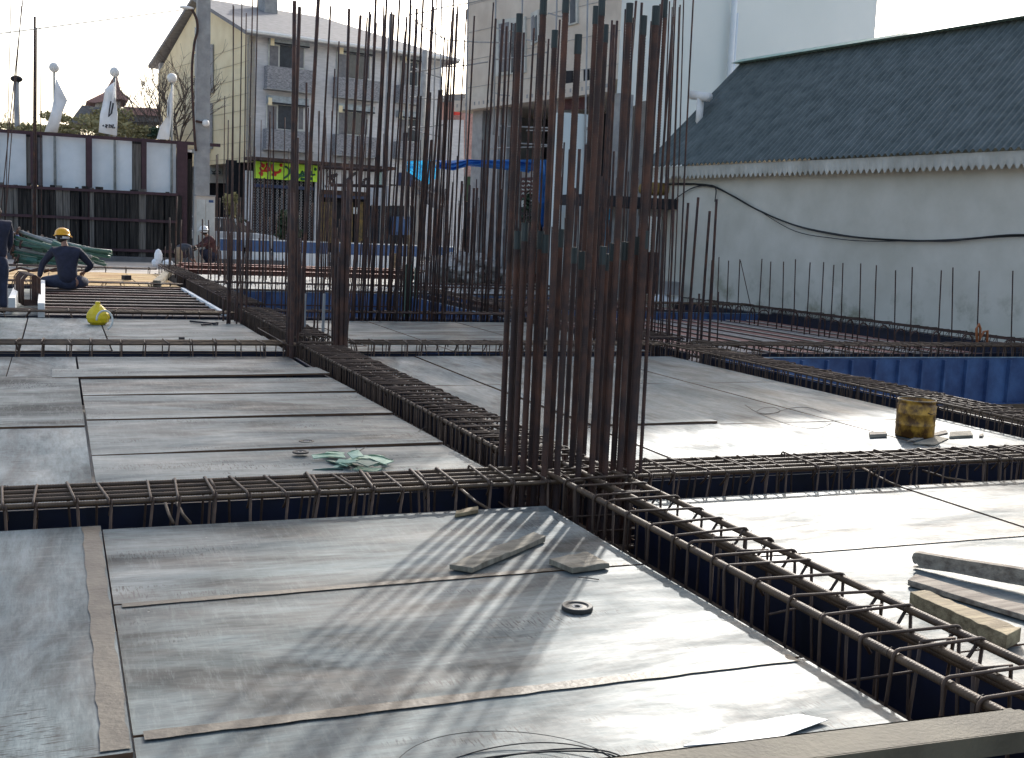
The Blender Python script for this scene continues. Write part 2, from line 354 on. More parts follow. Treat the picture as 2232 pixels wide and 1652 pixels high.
def cage(label, a, b, wd=.46, z0=-.34, z1=.155, n=4, r=.013, sp=.15, ribbed=False, rs=.0065, tilt=.05, dbl=0, xs=None, jit=.12, group=None, bm=None, extra=(), hair=True):
    """beam cage from a to b (centre line at deck level)"""
    a, b = V((*a, 0)), V((*b, 0)); L = (b-a).length; rz = math.atan2(b.y-a.y, b.x-a.x) - math.pi/2
    root = empty('beam_cage', a, rz, label, 'rebar cage', group or 'rebar cages lying in the beam formwork')
    xs = xs if xs is not None else [wd*(-.5 + i/(n-1)) for i in range(n)]
    xs = [x*(1 - 2*(r+rs)/wd) for x in xs]
    mb = MB()
    if ribbed: mb.rib((0, 0, 0), (0, L, 0), r)
    else: mb.tube([(0, 0, 0), (0, L, 0)], r, 8)
    me = mb.mesh('long_bar', bm or M['rustb'], True)
    for i, x in enumerate(xs):
        inst('long_bar', me, root, (x, random.uniform(-.05, .05), z1-rs-r + random.uniform(-.004, .004)), (0, 0, random.uniform(-.002, .002)))
    for x in (xs[0], xs[len(xs)//2], xs[-1]):
        inst('long_bar', me, root, (x, 0, z0+rs+r))
    for x, dz in extra: inst('long_bar', me, root, (x, 0, z1-rs-r-dz))
    ms = stirrup_mesh(wd, z0, z1, rs); N = min(96, int(L/sp)); s_ = L/N
    ysl = []
    for i in range(N):
        y = s_*(i+.5) + random.uniform(-jit, jit)*s_; ysl.append(y)
        v = 1 if random.random() < dbl else random.choice((0, 2))
        inst('stirrup', ms[v], root, (random.uniform(-.006, .006), y, random.uniform(-.01, .008)), (random.uniform(-tilt, tilt), random.uniform(-.02, .02), random.uniform(-tilt, tilt)))
    if ribbed:
        kn = MB()
        for y in ysl:
            for x in (xs[0], xs[-1]):
                if random.random() < .8:
                    rr_ = r+.007; zc_ = z1-rs-r; t0 = random.uniform(-.3, .3)
                    kn.tube([(x+rr_*math.cos(R(a)), y+.010+.0001*a*t0*.3, zc_+rr_*math.sin(R(a))) for a in range(0, 361, 45)], .0017, 4)
                    kn.tube([(x+rr_, y+.01, zc_), (x+rr_+.008, y+.012+random.uniform(-.01, .01), zc_+random.uniform(-.01, .01)), (x+rr_+.012, y+random.uniform(-.02, .03), zc_+random.uniform(-.01, .018))], .0014, 4)
        tag(kn.build('tie_wires', M['wire'], root), kind='stuff')
    return root
GA = 'beams running away from the camera'; GB = 'beams running across the picture'
XA, XB = 3.0, 8.18
cage('near rusty cage running from the big column cage to the bottom right corner', (3.02, .9), (3.02, 6.8), .46, r=.0165, n=3, sp=.21, ribbed=True, rs=.0075, tilt=.09, dbl=.25, jit=.3, z1=.165, extra=((.07, .05),))
cage('long dense cage behind the big column with closely spaced stirrups', (3.02, 6.82), (3.0, 14.0), .50, n=4, r=.0145, sp=.105, rs=.0068, tilt=.05, dbl=.3, ribbed=True)
cage('cage left of the big column crossing the picture to the left edge', (-1.6, 6.36), (2.98, 6.36), .44, n=5, r=.0135, sp=.175, ribbed=True, rs=.0075, tilt=.12, dbl=.5, z1=.14, jit=.2)
cage('cage right of the big column crossing to the right edge past the drum', (3.02, 6.36), (8.6, 6.36), .46, n=5, r=.0125, sp=.17, ribbed=True, rs=.0065, tilt=.14, dbl=.4, z1=.15, jit=.2)
cage('cage along the far side of the drum board bay, running back from the right edge', (8.2, 5.2), (8.2, 14.0), .52, n=5, r=.0125, sp=.115, tilt=.08, dbl=.5, rs=.006)
cage('cage left of the second column, behind the striped boards', (-2.2, 14.0), (2.7, 14.0), .44, n=4, r=.0135, sp=.26, tilt=.08, dbl=.8, z1=.16)
cage('cage between the second column and the third, behind the middle boards', (3.4, 14.0), (7.9, 14.0), .44, n=4, r=.012, sp=.2, tilt=.25, dbl=.8, z1=.17)
cage('cage running right to the wall behind the deep blue panel', (8.5, 14.0), (15.9, 14.0), .46, n=5, r=.012, sp=.14, tilt=.25, dbl=.5, z1=.17)
cage('dark cage beyond the second column beside the far board strip', (3.02, 14.3), (3.02, 19.0), .5, n=6, r=.014, sp=.1, tilt=.04, dbl=.4, z1=.2)
cage('straight brown cage running away beside the bare joists', (3.02, 19.4), (3.02, 27.2), .5, n=7, r=.016, sp=.15, tilt=.03, z1=.24, bm=M['rust'])
cage('farthest brown cage ending below the crouching worker', (3.02, 27.6), (3.02, 35.0), .5, n=7, r=.016, sp=.3, tilt=.03, z1=.24, bm=M['rust'])
cage('flat cage at the near side of the bare joists on the left', (-2.6, 19.15), (2.7, 19.15), .44, n=5, r=.013, sp=.33, tilt=.5, z1=.12)
cage('black cage between bare joists and the yellow plywood', (-2.8, 27.4), (2.7, 27.4), .44, n=4, r=.014, sp=.5, tilt=.5, z1=.12, bm=M['rust'])
cage('thin cage behind the yellow plywood in front of the green pipes', (-3.5, 34.6), (2.7, 34.6), .42, n=3, r=.018, sp=.55, rs=.011, z1=.16, z0=-.1, bm=M['rust'])
cage('cage behind the middle far boards between the second column row', (3.4, 19.3), (7.9, 19.3), .44, n=5, r=.013, sp=.2, tilt=.2, z1=.15, bm=M['rust'])
cage('dark cage right of the far column running away past the blue pit', (8.2, 14.3), (8.2, 26.8), .5, n=6, r=.012, sp=.14, tilt=.1, z1=.2, bm=M['rust'])
cage('far cage across the picture behind the blue pit', (3.4, 27.2), (12.0, 27.2), .46, n=5, r=.014, sp=.2, tilt=.2, z1=.2, bm=M['rust'])
cage('far cage to the wall behind the red joists', (8.6, 22.6), (15.0, 22.6), .5, n=5, r=.013, sp=.18, tilt=.3, z1=.2)
cage('farthest right cage near the wall corner', (8.6, 28.8), (14.0, 28.8), .5, n=5, r=.014, sp=.2, tilt=.3, z1=.2, bm=M['rust'])
hk = [(2202, 752), (2108, 742), (2040, 738), (1994, 733), (1962, 729), (1926, 722), (1881, 716), (1852, 710), (1820, 707), (1792, 704), (1760, 700), (1733, 693), (1700, 688), (1665, 684), (1640, 681), (1609, 677), (1583, 676), (1523, 672), (1480, 670)]
cage('edge cage lying along the foot of the cream wall', (15.95, 11.5), (15.55, 26.5), .42, n=4, r=.012, sp=.2, tilt=.3, z1=.12, bm=M['rust'])

# ================================================================ BEAM FORMWORK (blue side panels and dark soffits)
def formwork(label, a, b, gap=.58, depth=.52, ribs=False, lips=True, ribside=1, zt=-.004, deep=None):
    a, b = V((*a, 0)), V((*b, 0)); L = (b-a).length; rz = math.atan2(b.y-a.y, b.x-a.x) - math.pi/2
    root = empty('beam_formwork', a, rz, label, 'formwork', 'steel beam formwork troughs')
    for s_ in (-1, 1):
        D = deep if (deep and s_ == ribside) else depth
        m = MB().box((s_*(gap/2+.012), L/2, zt-.02-D/2), (.006, L, D-.01))
        if ribs and s_ == ribside:
            nr = int(L/.42)
            for i in range(nr+1):
                y = .03 + (L-.06)*i/nr; m.box((s_*(gap/2+.015+.035), y, zt-.03-D/2), (.07, .035, D-.04))
            m.box((s_*(gap/2+.015+.03), L/2, zt-.02-D), (.06, L, .02))
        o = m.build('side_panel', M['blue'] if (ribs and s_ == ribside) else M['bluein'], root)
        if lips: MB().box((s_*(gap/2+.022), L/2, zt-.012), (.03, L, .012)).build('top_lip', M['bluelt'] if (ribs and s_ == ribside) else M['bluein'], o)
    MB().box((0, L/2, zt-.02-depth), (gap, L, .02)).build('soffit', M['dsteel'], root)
    return root
formwork('blue trough under the near cage at bottom right', (3.0, .6), (3.0, 6.05))
formwork('blue trough behind the big column', (3.0, 6.65), (3.0, 13.7))
formwork('dark trough left of the big column', (-2, 6.35), (2.7, 6.35))
formwork('trough right of the big column', (3.3, 6.35), (7.9, 6.35))
formwork('trough along the right of the drum bay', (8.2, 4.6), (8.2, 13.7))
formwork('trough left of the second column', (-2.5, 14.0), (2.7, 14.0))
formwork('trough right of the second column', (3.3, 14.0), (7.9, 14.0))
formwork('deep ribbed blue trough facing the camera at right', (15.3, 14.0), (8.7, 14.0), ribs=True, ribside=-1, deep=.72)
formwork('trough beyond the second column', (3.0, 14.3), (3.0, 19.0))
formwork('trough beside the bare joists', (3.0, 19.5), (3.0, 27.1))
formwork('trough beside the yellow plywood', (3.0, 27.7), (3.0, 35))
formwork('trough at the near side of the bare joists', (-3, 19.25), (2.7, 19.25))
formwork('trough at the near side of the yellow plywood', (-3, 27.5), (2.7, 27.5))
formwork('trough behind the middle far boards', (3.3, 19.4), (7.9, 19.4))
formwork('trough running away past the blue pit', (8.2, 14.3), (8.2, 26.9), ribs=True, ribside=-1, deep=1.2)
formwork('ribbed blue trough at the back of the pit', (12.4, 27.4), (3.3, 27.4), ribs=True, ribside=-1, deep=1.3)
formwork('trough in front of the far red joists', (15.1, 22.7), (8.6, 22.7), ribs=True, ribside=-1)
formwork('edge trough along the cream wall', (15.9, 11.5), (15.5, 26.5), gap=.45)

# form ties crossing the near trough
for lab, a, b, z in (('thin rod crossing the near trough below its middle', (1677, 1339), (1790, 1310), -.08), ('bent rod crossing the near trough near its lower end', (1840, 1486), (2070, 1446), -.1)):
    p0, p1 = P(*a, z+.06), P(*b, z); d = (p1-p0); p1 = p0+d*1.9
    tag(MB().tube([p0, p0+d*.9+V((0, 0, -.01)), p1], .006, 6).build('tie_rod', M['stir'], smooth=True), lab, 'rod', 'form tie rods', 'thing')
for lab, a, b in (('loose bar hanging into the left trough beside the column', (1000, 1062), (1075, 1115)), ('loose rod sloping in the right trough', (1880, 1020), (2000, 1075)), ('second loose rod sloping in the right trough further right', (2010, 1025), (2120, 1050)),
                  ('pale splinter in the left trough', (360, 1095), (378, 1140)), ('brown stick in the left trough', (385, 1095), (415, 1140))):
    p0, p1 = P(*a, .02), P(*b, -.02)
    tag(MB().tube([p0, (p0+p1)/2+V((0, 0, -.015)), p1], .009, 6).build('loose_bar', M['rustb'], smooth=True), lab, 'loose bar', 'loose bars in the troughs', 'thing')

# ================================================================ BOARDS (deck sheets), each one a thing
def board(label, x0, y0, x1, y1, mt='ply', dz=(0, 0, 0, 0), th=.018, skew=0.0, z=0.0, tape=(), grp='shuttering boards of the deck', nx=6):
    """dz: lift at corners near-left, near-right, far-right, far-left"""
    root = None; m = MB(); nx, ny = nx, 4; top = []
    ph = random.uniform(0, 6); am = .002
    for j in range(ny+1):
        for i in range(nx+1):
            u, v = i/nx, j/ny
            zz = z + (dz[0]*(1-u)*(1-v) + dz[1]*u*(1-v) + dz[2]*u*v + dz[3]*(1-u)*v) + am*math.sin(ph+7*u)*(1-v)
            top.append(V((x0+(x1-x0)*u + skew*v, y0+(y1-y0)*v, zz)))
    n = len(top); vs = top + [p-V((0, 0, th)) for p in top]; W_ = nx+1
    fs = [(j*W_+i, j*W_+i+1, (j+1)*W_+i+1, (j+1)*W_+i) for j in range(ny) for i in range(nx)]
    fs += [tuple(n+k for k in reversed(f)) for f in fs]
    m.add(vs, fs)
    o = m.build('shuttering_board', M[mt], smooth=False)
    e = MB(); bd = [(i) for i in range(nx+1)] + [j*W_+nx for j in range(1, ny+1)] + [ny*W_+i for i in range(nx-1, -1, -1)] + [j*W_ for j in range(ny-1, 0, -1)]
    L_ = len(bd); e.add([top[i] for i in bd]+[top[i]-V((0, 0, th)) for i in bd], [(i, i+L_, (i+1) % L_+L_, (i+1) % L_) for i in range(L_)]); e.build('cut_edge', M['edge'], o)
    for (ax, ay, bx, by, wd, zz) in tape:
        tm = MB(); N = 40; pts = []; rt = random.Random(int(ax*100))
        for i in range(N+1):
            t = i/N; c = V((ax+(bx-ax)*t, ay+(by-ay)*t, zz)); d = V((bx-ax, by-ay, 0)).normalized(); s_ = V((-d.y, d.x, 0))
            w2 = wd*(.5+.05*math.sin(i*1.3+ax)+.07*rt.random()); pts.append((c-s_*w2, c+s_*w2*.9))
        tm.add([p for a in pts for p in a], [(2*i, 2*i+1, 2*i+3, 2*i+2) for i in range(N)]); tm.build('joint_tape', M['tape'], o)
    return tag(o, label, 'board', grp, 'thing')
T = .0055
# near left bay (x<2.7, y<6.05)
board('long board at the lower left corner with a brown taped right edge', -1.03, 3.38, .20, 6.05, 'ply2', (0, .004, .006, 0), z=.016, tape=((.15, 3.40, .15, 6.03, .08, .0262),))
board('board at the very bottom left, mostly below the picture', -1.03, .7, .20, 3.36, 'ply2', z=.012)
board('near board beside the left trough with the bar shadows on it', .21, 4.83, 2.69, 6.05, 'ply', (0, 0, 0, 0), tape=((.24, 4.80, 2.62, 4.85, .045, T),))
board('wide near board below the shadowed one with the dark ring on it', .21, 3.54, 2.69, 4.815, 'ply', (0, .004, 0, 0), tape=((.24, 3.52, 2.66, 3.53, .06, T+.002),))
board('near board at the bottom edge under the wire coil', .21, 2.27, 2.70, 3.525, 'ply', (0, 0, .002, 0))
board('board below the picture bottom', .21, 1.0, 2.70, 2.255, 'ply')
board('board beyond the left frame edge beside the lower left board', -2.3, 3.38, -1.04, 6.05, 'ply', z=.002)
board('board beyond the lower left frame corner', -2.3, .7, -1.04, 3.36, 'ply', z=.002)
# near right bay
board('bright board right of the near cage, next to the column', 3.31, 4.82, 5.30, 6.05, 'ply', tape=((3.34, 4.81, 5.2, 4.81, .03, T),))
board('glaring board at the right edge behind the loose timbers', 5.31, 4.70, 7.88, 6.05, 'ply', (0.003, 0, 0, 0.006), z=.002)
board('bright board under the three timbers at right', 3.31, 3.42, 5.60, 4.80, 'ply')
board('bright board at the right edge below the timbers', 3.31, 2.10, 5.60, 3.40, 'ply')
board('board beyond the right edge beside the timbers', 5.61, 3.0, 7.88, 4.68, 'ply')
# upper left bay
LB = [(6.66, 7.98, 'nearest of the striped boards left of the long cage, under the green scraps', (.004, .018, 0, 0)), (8.0, 9.36, 'second striped board from the left trough, with one ring', (.004, .022, 0, .004)),
      (9.38, 10.70, 'third striped board from the left trough', (.012, .02, 0, 0)), (10.72, 11.82, 'fourth striped board from the left trough', (.004, .016, 0, 0)),
      (11.84, 12.5, 'narrow fifth striped board with a lifted edge', (.006, .03, .01, 0)), (12.52, 13.7, 'farthest striped board in front of the second column', (.0, .0, 0, 0))]
for y0, y1, lab, dz in LB: board(lab, -.05 if y1 == 12.5 else .21, y0, 2.69 if y1 < 13.5 else 2.6, y1, 'ply', dz, z=.012 if y1 == 12.5 else 0)
board('pale board at the left edge behind the left trough', -2.4, 6.66, .19, 9.08, 'ply2', z=.003)
board('chalky mottled board at the left edge', -2.4, 9.10, .19, 11.95, 'ply3', z=.014)
board('pale board behind the chalky one at the left edge', -.46, 11.97, .19, 13.7, 'ply2')
board('dark board at the left frame edge behind the chalky one', -2.3, 11.97, -.47, 13.7, 'ply2')
# middle bay
cols = [(3.31, 4.18, .14), (4.2, 5.42, .0), (5.44, 6.66, .0), (6.68, 7.88, .0)]
rows = [(6.66, 8.52), (8.54, 11.1), (11.12, 13.7)]
rn = ['front', 'middle', 'back']; cn = ['strip beside the long cage', 'second strip', 'third strip', 'strip beside the right cage']
for j, (y0, y1) in enumerate(rows):
    for i, (x0, x1, sk) in enumerate(cols):
        sx = 0.0
        board('%s board of the %s in the bay behind the big column' % (rn[j], cn[i]), x0, y0, x1, y1, 'ply2', (.0, .0, 0, 0) if (i, j) != (1, 1) else (.016, .02, .004, 0), z=[0, .001, .0, .002][i] + .006*(i == 1), skew=sx)
# far left bay y 14.3-18.85
board('board at the left edge beside the yellow jug', -2.4, 14.3, -.42, 18.85, 'ply2'); board('board left of the yellow jug', -.40, 14.3, .62-.02, 18.85, 'ply2', z=.003)
board('board under the yellow jug', .62, 16.1, 2.69, 18.85, 'ply', z=.002); board('board behind the left cage with small debris', .62, 14.3, 2.69, 16.06, 'ply', (.0, .0, .02, .0))
# far middle bay
for i, (a, b_) in enumerate(((3.31, 4.9), (4.92, 6.5), (6.52, 7.88))): board('%s far board between the second and third column' % ['left', 'middle', 'right'][i], a, 14.3, b_, 18.95, 'ply', z=.002*i)
# yellow plywood
for i, (x0, y0, x1, y1) in enumerate(((-3, 27.8, .3, 30.6), (.32, 27.8, 1.8, 30.6), (1.82, 27.8, 2.7, 34.1), (-3, 30.62, -.2, 34.1), (-.18, 30.62, 1.8, 34.1))):
    board(['front left yellow board behind the kneeling worker', 'front yellow board under the timber', 'right hand yellow board beside the far cage', 'back left yellow board at the left edge', 'back middle yellow board'][i], x0, y0, x1, y1, 'plyy', z=.003*i, grp='yellow plywood boards')
for i, (x0, y0, x1, y1) in enumerate(((3.5, 27.8, 7.9, 34.6), (7.92, 27.8, 12.4, 34.6))):
    board(['pale far board left of the far starter bars', 'pale far board behind the far starter bars'][i], x0, y0, x1, y1, 'plyw', z=.002)
# white edge strip beside bare joists
tag(MB().bar((2.66, 19.7, .02), (2.66, 26.9, .02), .07, .05).build('edge_strip', M['panel'], None), 'white strip along the right end of the bare joists', 'strip', None, 'thing')

# ================================================================ BARE JOISTS
def joist(label, a, b, m, wd=.08, z=-.02, h=.14, edge=False, grp='bare joists waiting for boards'):
    a, b = V((*a, z)), V((*b, z)); mb = MB(); d = (b-a).normalized(); L = (b-a).length; rz = math.atan2(d.y, d.x)-math.pi/2
    root = empty('joist', a, rz, label, 'joist', grp)
    MB().box((0, L/2, -.004), (wd, L, .008)).box((0, L/2, -h+.004), (wd, L, .008)).build('flange', m, root)
    MB().box((0, L/2, -h/2), (.008, L, h-.017)).build('web', m, root)
    if edge: MB().box((-wd/2-.004, L/2, -.006), (.007, L, .014)).build('flange_edge', M['flange'], root)
    return root
nj = 15
board('dull board under the stirrup bundle at the left edge', -2.8, 19.6, -.26, 27.1, 'ply3', z=-.06)
for i in range(nj):
    y = 19.75 + 7.1*i/(nj-1); ordn = ['first', 'second', 'third', 'fourth', 'fifth', 'sixth', 'seventh', 'eighth', 'ninth', 'tenth', 'eleventh', 'twelfth', 'thirteenth', 'fourteenth', 'fifteenth'][i]
    joist('%s bare joist counted from the near cage, left of the long brown cage' % ordn, (-.24, y), (2.62, y), [M['joistl'], M['joistd'], M['joistl']][(i*2+i//4) % 3], wd=.17, z=-.01 + .02*(i % 3))
for i in range(12):
    x = 8.85 + 6.2*i/11
    joist('%s red joist from the left in the bay by the cream wall' % ['first', 'second', 'third', 'fourth', 'fifth', 'sixth', 'seventh', 'eighth', 'ninth', 'tenth', 'eleventh', 'twelfth'][i], (x, 14.45), (x-.15, 22.3), M['joist'] if i % 3 else M['joistg'], wd=.30, z=-.16, h=.14, edge=True, grp='red joists by the cream wall')
for i in range(6):
    x = 8.9 + 5.2*i/5
    joist('%s joist from the left in the farthest bay by the wall' % ['first', 'second', 'third', 'fourth', 'fifth', 'sixth'][i], (x, 23.1), (x-.2, 28.3), M['joist'], wd=.3, z=-.1, edge=True, grp='far red joists')
for i in range(5):
    y = 35.3+i*.75
    joist('%s long red beam lying beyond the far cages, counted from the near one' % ['first', 'second', 'third', 'fourth', 'fifth'][i], (3.6, y), (15.5, y+.3), M['joist'], wd=.5, z=.22 if i % 2 else .12, h=.2, grp='long red beams on the ground')

# ================================================================ COLUMN BARS
def col_cage(label, bars, zz=None, *, base_z=-.45, r=.0125, ribbed=False, ties=(), m='rust', group='column starter cages', ends=False, tr=.006):
    """bars: list of (px,py bottom, px,py top, r)"""
    c = V((0, 0, 0)); B = []
    for bi, (bx, by, tx, ty, rr) in enumerate(bars):
        p0 = P(bx, by, zz[bi] if zz else .03); t = PY(tx, ty, p0.y); t.x = p0.x + (t.x-p0.x)*(.08 if zz else 1.0)
        B.append((p0, t, rr)); c += p0
    c /= len(B); root = empty('column_rebar', (c.x, c.y, 0), 0, label, 'column bars', group)
    for p0, t, rr in B:
        d = (t-p0); s0 = p0 + d*((base_z-p0.z)/max(.2, d.z)); o_ = V((c.x, c.y, 0)); mb = MB()
        L = (t-s0).length
        if ribbed: mb.rib(s0-o_, t-o_, rr, pitch=.016, amp=.0021, bow=random.uniform(-.006, .006))
        else:
            bw = random.uniform(-.02, .02); N = 5
            mb.tube([s0-o_+(t-s0)*(k/N)+V((bw*math.sin(math.pi*k/N), 0, 0)) for k in range(N+1)], rr, 6)
        ob = mb.build('vertical_bar', M[m], root, smooth=True)
        if ends: MB().tube([t-o_-d.normalized()*.11, t-o_+V((0, 0, .002))], rr+.0025, 12).build('grey_bar_end', M['barend'], ob)  # short dark grey sleeve round the bar top
    xs = [b[0].x-c.x for b in B]; ys = [b[0].y-c.y for b in B]
    for tz in ties:
        a0, a1, b0, b1 = min(xs)-.02, max(xs)+.02, min(ys)-.02, max(ys)+.02
        MB().tube([(a0, b0, tz), (a1, b0, tz), (a1, b1, tz), (a0, b1, tz), (a0, b0, tz+.005)], tr, 6).build('tie', M['stir'], root, smooth=True)
    return root
R1 = .0195
def tune(L):
    k0 = np.array([P(b[0], b[1], 0)[:2] for b in L]); sv = .815*k0[:, 0] - .58*k0[:, 1]; od = np.argsort(sv); out = list(L); s_lo, s_hi = -1.72, -.80; zz = [0]*len(L)
    for rk, i in enumerate(od):
        slot = round(rk*14/(len(L)-1))/14; k = min(.99, max(.88, 6.22/k0[i][1], (s_lo+(s_hi-s_lo)*slot)/sv[i])); zz[i] = CH*(1-k)
    return zz
main = [(1093, 1000, 1127, 30, R1), (1107, 1006, 1129, 504, R1), (1122, 1015, 1141, 486, R1), (1140, 1025, 1181, -10, R1+.001), (1156, 1027, 1175, 504, R1), (1169, 981, 1197, 65, R1), (1184, 1068, 1234, -14, R1), (1197, 1035, 1222, 500, R1),
        (1212, 1080, 1270, 77, R1+.001), (1231, 1000, 1241, 539, R1), (1260, 1044, 1308, -8, R1), (1272, 991, 1325, 55, R1), (1289, 1049, 1307, 537, R1), (1318, 1044, 1366, 7, R1), (1300, 1000, 1331, 554, R1-.003), (1336, 1020, 1362, 528, R1),
        (1349, 1040, 1386, 33, R1), (1377, 1030, 1403, 503, R1), (1372, 1038, 1439, 15, R1+.003), (1250, 992, 1299, 14, R1-.003), (1395, 1032, 1410, -8, .012), (1113, 1010, 1150, 520, R1), (1165, 1040, 1192, 512, R1), (1245, 1030, 1262, 548, R1), (1310, 1035, 1335, 530, R1), (1362, 1036, 1380, 516, R1)]
col_cage('big cage of thick dark ribbed bars rising at the crossing of the near beams', main, tune(main), ribbed=True, ends=True, ties=(-.12, -.22, -.32), r=R1, tr=.007)
# second column
c2 = [(628, 772, 642, 2, .024), (636, 768, 653, 15, .022), (643, 760, 648, 300, .022), (651, 752, 696, -40, .024), (659, 745, 668, 180, .014), (633, 775, 637, 420, .024), (684, 740, 721, 13, .013), (692, 742, 700, 360, .012),
      (702, 735, 730, 150, .010), (714, 738, 739, 90, .010), (727, 758, 731, 401, .024), (733, 765, 761, 19, .018), (739, 770, 753, 416, .025), (745, 774, 786, 33, .018), (751, 775, 760, 391, .025), (757, 772, 775, 200, .011),
      (622, 765, 630, 460, .014), (754, 758, 800, 260, .010), (647, 765, 652, 520, .016), (731, 772, 735, 520, .026), (736, 774, 741, 560, .026), (743, 775, 748, 480, .026), (749, 768, 755, 600, .026)]
col_cage('second column cage behind the striped boards, with dense brown bars', c2, ties=(-.1, .15), r=.014)
for i, (a, b_, lab) in enumerate((((662, 745), (665, 640), 'grey steel plate left of the second column bars'), ((703, 742), (707, 640), 'grey steel plate right of the second column bars'))):
    p0 = P(*a, 0); t = PY(*b_, p0.y); tag(MB().bar(p0, t, .05, .03).build('steel_plate', M['conc']), lab, 'plate', 'grey plates by the second column', 'thing')
# third column (px 480-530), fourth column (A3/B2), other groups
def rowbars(label, x0, x1, by, n, top, r=(.010, .015), lean=.035, base=-.3, seed=1, m='rust', group='column starter cages', dy=0.0, sp=0.0):
    rd = random.Random(seed); L = []
    for i in range(n):
        x = x0+(x1-x0)*i/max(1, n-1) + rd.uniform(-4, 4); yb = by+dy*i/max(1, n-1) + rd.uniform(-sp, sp); ty = rd.choice(top)+rd.uniform(-12, 12)
        le = lean + (x-1116)/25000*.6 + rd.uniform(-.012, .012)
        L.append((x, yb, x+le*(yb-ty), ty, rd.uniform(*r)))
    return col_cage(label, L, base_z=base, ties=(), m=m, group=group)
rowbars('short bars of the third column beside the near end of the brown cage', 488, 532, 695, 9, (610, 560, 640, 480), seed=3, sp=8, r=(.012, .018))
rowbars('tall thin bars left of the grey building corner', 490, 545, 640, 7, (20, 0, -40, 210, 330), seed=4, lean=.03, sp=12)
rowbars('scattered bars rising behind the second column', 765, 965, 693, 38, (15, 40, 80, 200, -30, 300, 20), seed=5, sp=4, r=(.012, .022), lean=.06)
rowbars('tall bars in front of the pale building joint', 960, 1085, 691, 14, (38, 66, 40, 10, 60, 400), seed=6, sp=3, r=(.013, .024), lean=.055)
rowbars('bars between the far boards and the big column cage', 1085, 1170, 688, 8, (60, 80, 50, 420), seed=7, sp=3, r=(.013, .024), lean=.05)
rowbars('far bars seen through the big column cage', 1190, 1420, 745, 26, (25, 50, 10, 320, 400, -40), seed=8, sp=14, r=(.013, .024), lean=.055)
rowbars('tall bars right of the big column cage', 1425, 1475, 752, 8, (-20, 10, 14, -40), seed=9, sp=8, r=(.009, .013), lean=.035)
c4 = [(1480, 738, 1500, 442, .022), (1498, 745, 1522, 430, .021), (1529, 740, 1547, 460, .022), (1546, 742, 1562, 434, .021), (1453, 756, 1469, 456, .015), (1518, 748, 1524, 640, .017), (1561, 742, 1566, 636, .012), (1505, 755, 1510, 650, .013)]
col_cage('group of four free bars standing in front of the cream wall', c4, ties=(-.1,), r=.014)
rowbars('row of starter bars along the left part of the blue pit', 560, 760, 688, 20, (610, 560, 600, 520, 380, 240), seed=11, sp=3, r=(.009, .015), group='rows of thin starter bars')
rowbars('row of starter bars along the right part of the blue pit', 770, 1090, 690, 26, (610, 560, 640, 520, 600, 300), seed=12, sp=3, r=(.009, .015), group='rows of thin starter bars')
rowbars('far row of thin starter bars in front of the shops', 470, 760, 612, 60, (470, 440, 500, 440, 250, 330), seed=13, sp=10, r=(.009, .015), base=-.1, group='rows of thin starter bars', lean=.02)
rowbars('far row of thin starter bars in front of the tarpaulin', 760, 1110, 622, 64, (470, 440, 500, 400, 300, 350), seed=14, sp=10, r=(.009, .016), base=-.1, group='rows of thin starter bars', lean=.03)
rowbars('row of bars between the cages left of the white helmet worker', 355, 480, 600, 14, (545, 520, 480, 500, 430), seed=15, sp=10, r=(.013, .023), base=-.1, group='rows of thin starter bars')
rowbars('farther bars behind the second column row at the right', 1130, 1440, 668, 30, (420, 470, 500, 380), seed=16, sp=10, r=(.011, .018), base=-.1, group='rows of thin starter bars')
c1 = [(72, 560, 76, 36, .04), (77, 560, 79, 60, .03), (92, 560, 87, 31, .014), (10, 560, 24, -10, .014), (-8, 560, 51, -10, .018), (6, 562, 47, 12, .016)]
col_cage('leaning tall bars in front of the sky at the left edge', c1, base_z=-.1, m='rust')
for i, (a, b_) in enumerate((((700, 365), (838, 371)), ((722, 403), (838, 406)))):
    p0 = PY(*a, 27.4); p1 = PY(*b_, 27.6); tag(MB().tube([p0, p1], .04, 6).build('scaffold_tube', M['rust'], smooth=True), ['upper horizontal tube tied across the far bars', 'lower horizontal tube tied across the far bars'][i], 'tube', 'tubes tied across the bars', 'thing')

# dowels and hooked bars along the wall
dow = [(2210, 742, 590), (2135, 738, 590), (2080, 735, 583), (2050, 733, 589), (1990, 728, 582), (1955, 724, 589), (1910, 718, 578), (1878, 712, 574), (1838, 708, 573), (1815, 706, 577), (1793, 701, 571), (1763, 697, 572), (1735, 693, 565), (1710, 690, 570), (1680, 687, 570), (1658, 684, 564),
       (1612, 680, 565), (1588, 676, 568), (1567, 672, 560), (1549, 670, 567)]
for i, (x, yb, yt) in enumerate(dow):
    p0 = P(x-3, yb-8, .08); t = PY(x+random.uniform(-3, 3), yt, p0.y)
    o = MB().rib(V((0, 0, -.3)), t-p0, .013, pitch=.04, amp=.001, sides=6).build('wall_dowel', M['rust'], smooth=True, loc=p0)
    tag(o, 'thin upright bar at the wall foot, number %s from the right edge' % ['one', 'two', 'three', 'four', 'five', 'six', 'seven', 'eight', 'nine', 'ten', 'eleven', 'twelve', 'thirteen', 'fourteen', 'fifteen', 'sixteen', 'seventeen', 'eighteen', 'nineteen', 'twenty'][i], 'dowel bar', 'upright dowels along the cream wall', 'thing')
p0 = P(1640, 685, .05); t = PY(1614, 568, p0.y)
tag(MB().tube([p0, t], .009, 6).build('wall_dowel', M['rust'], smooth=True), 'dowel leaning left against its neighbour by the wall', 'dowel bar', 'upright dowels along the cream wall', 'thing')
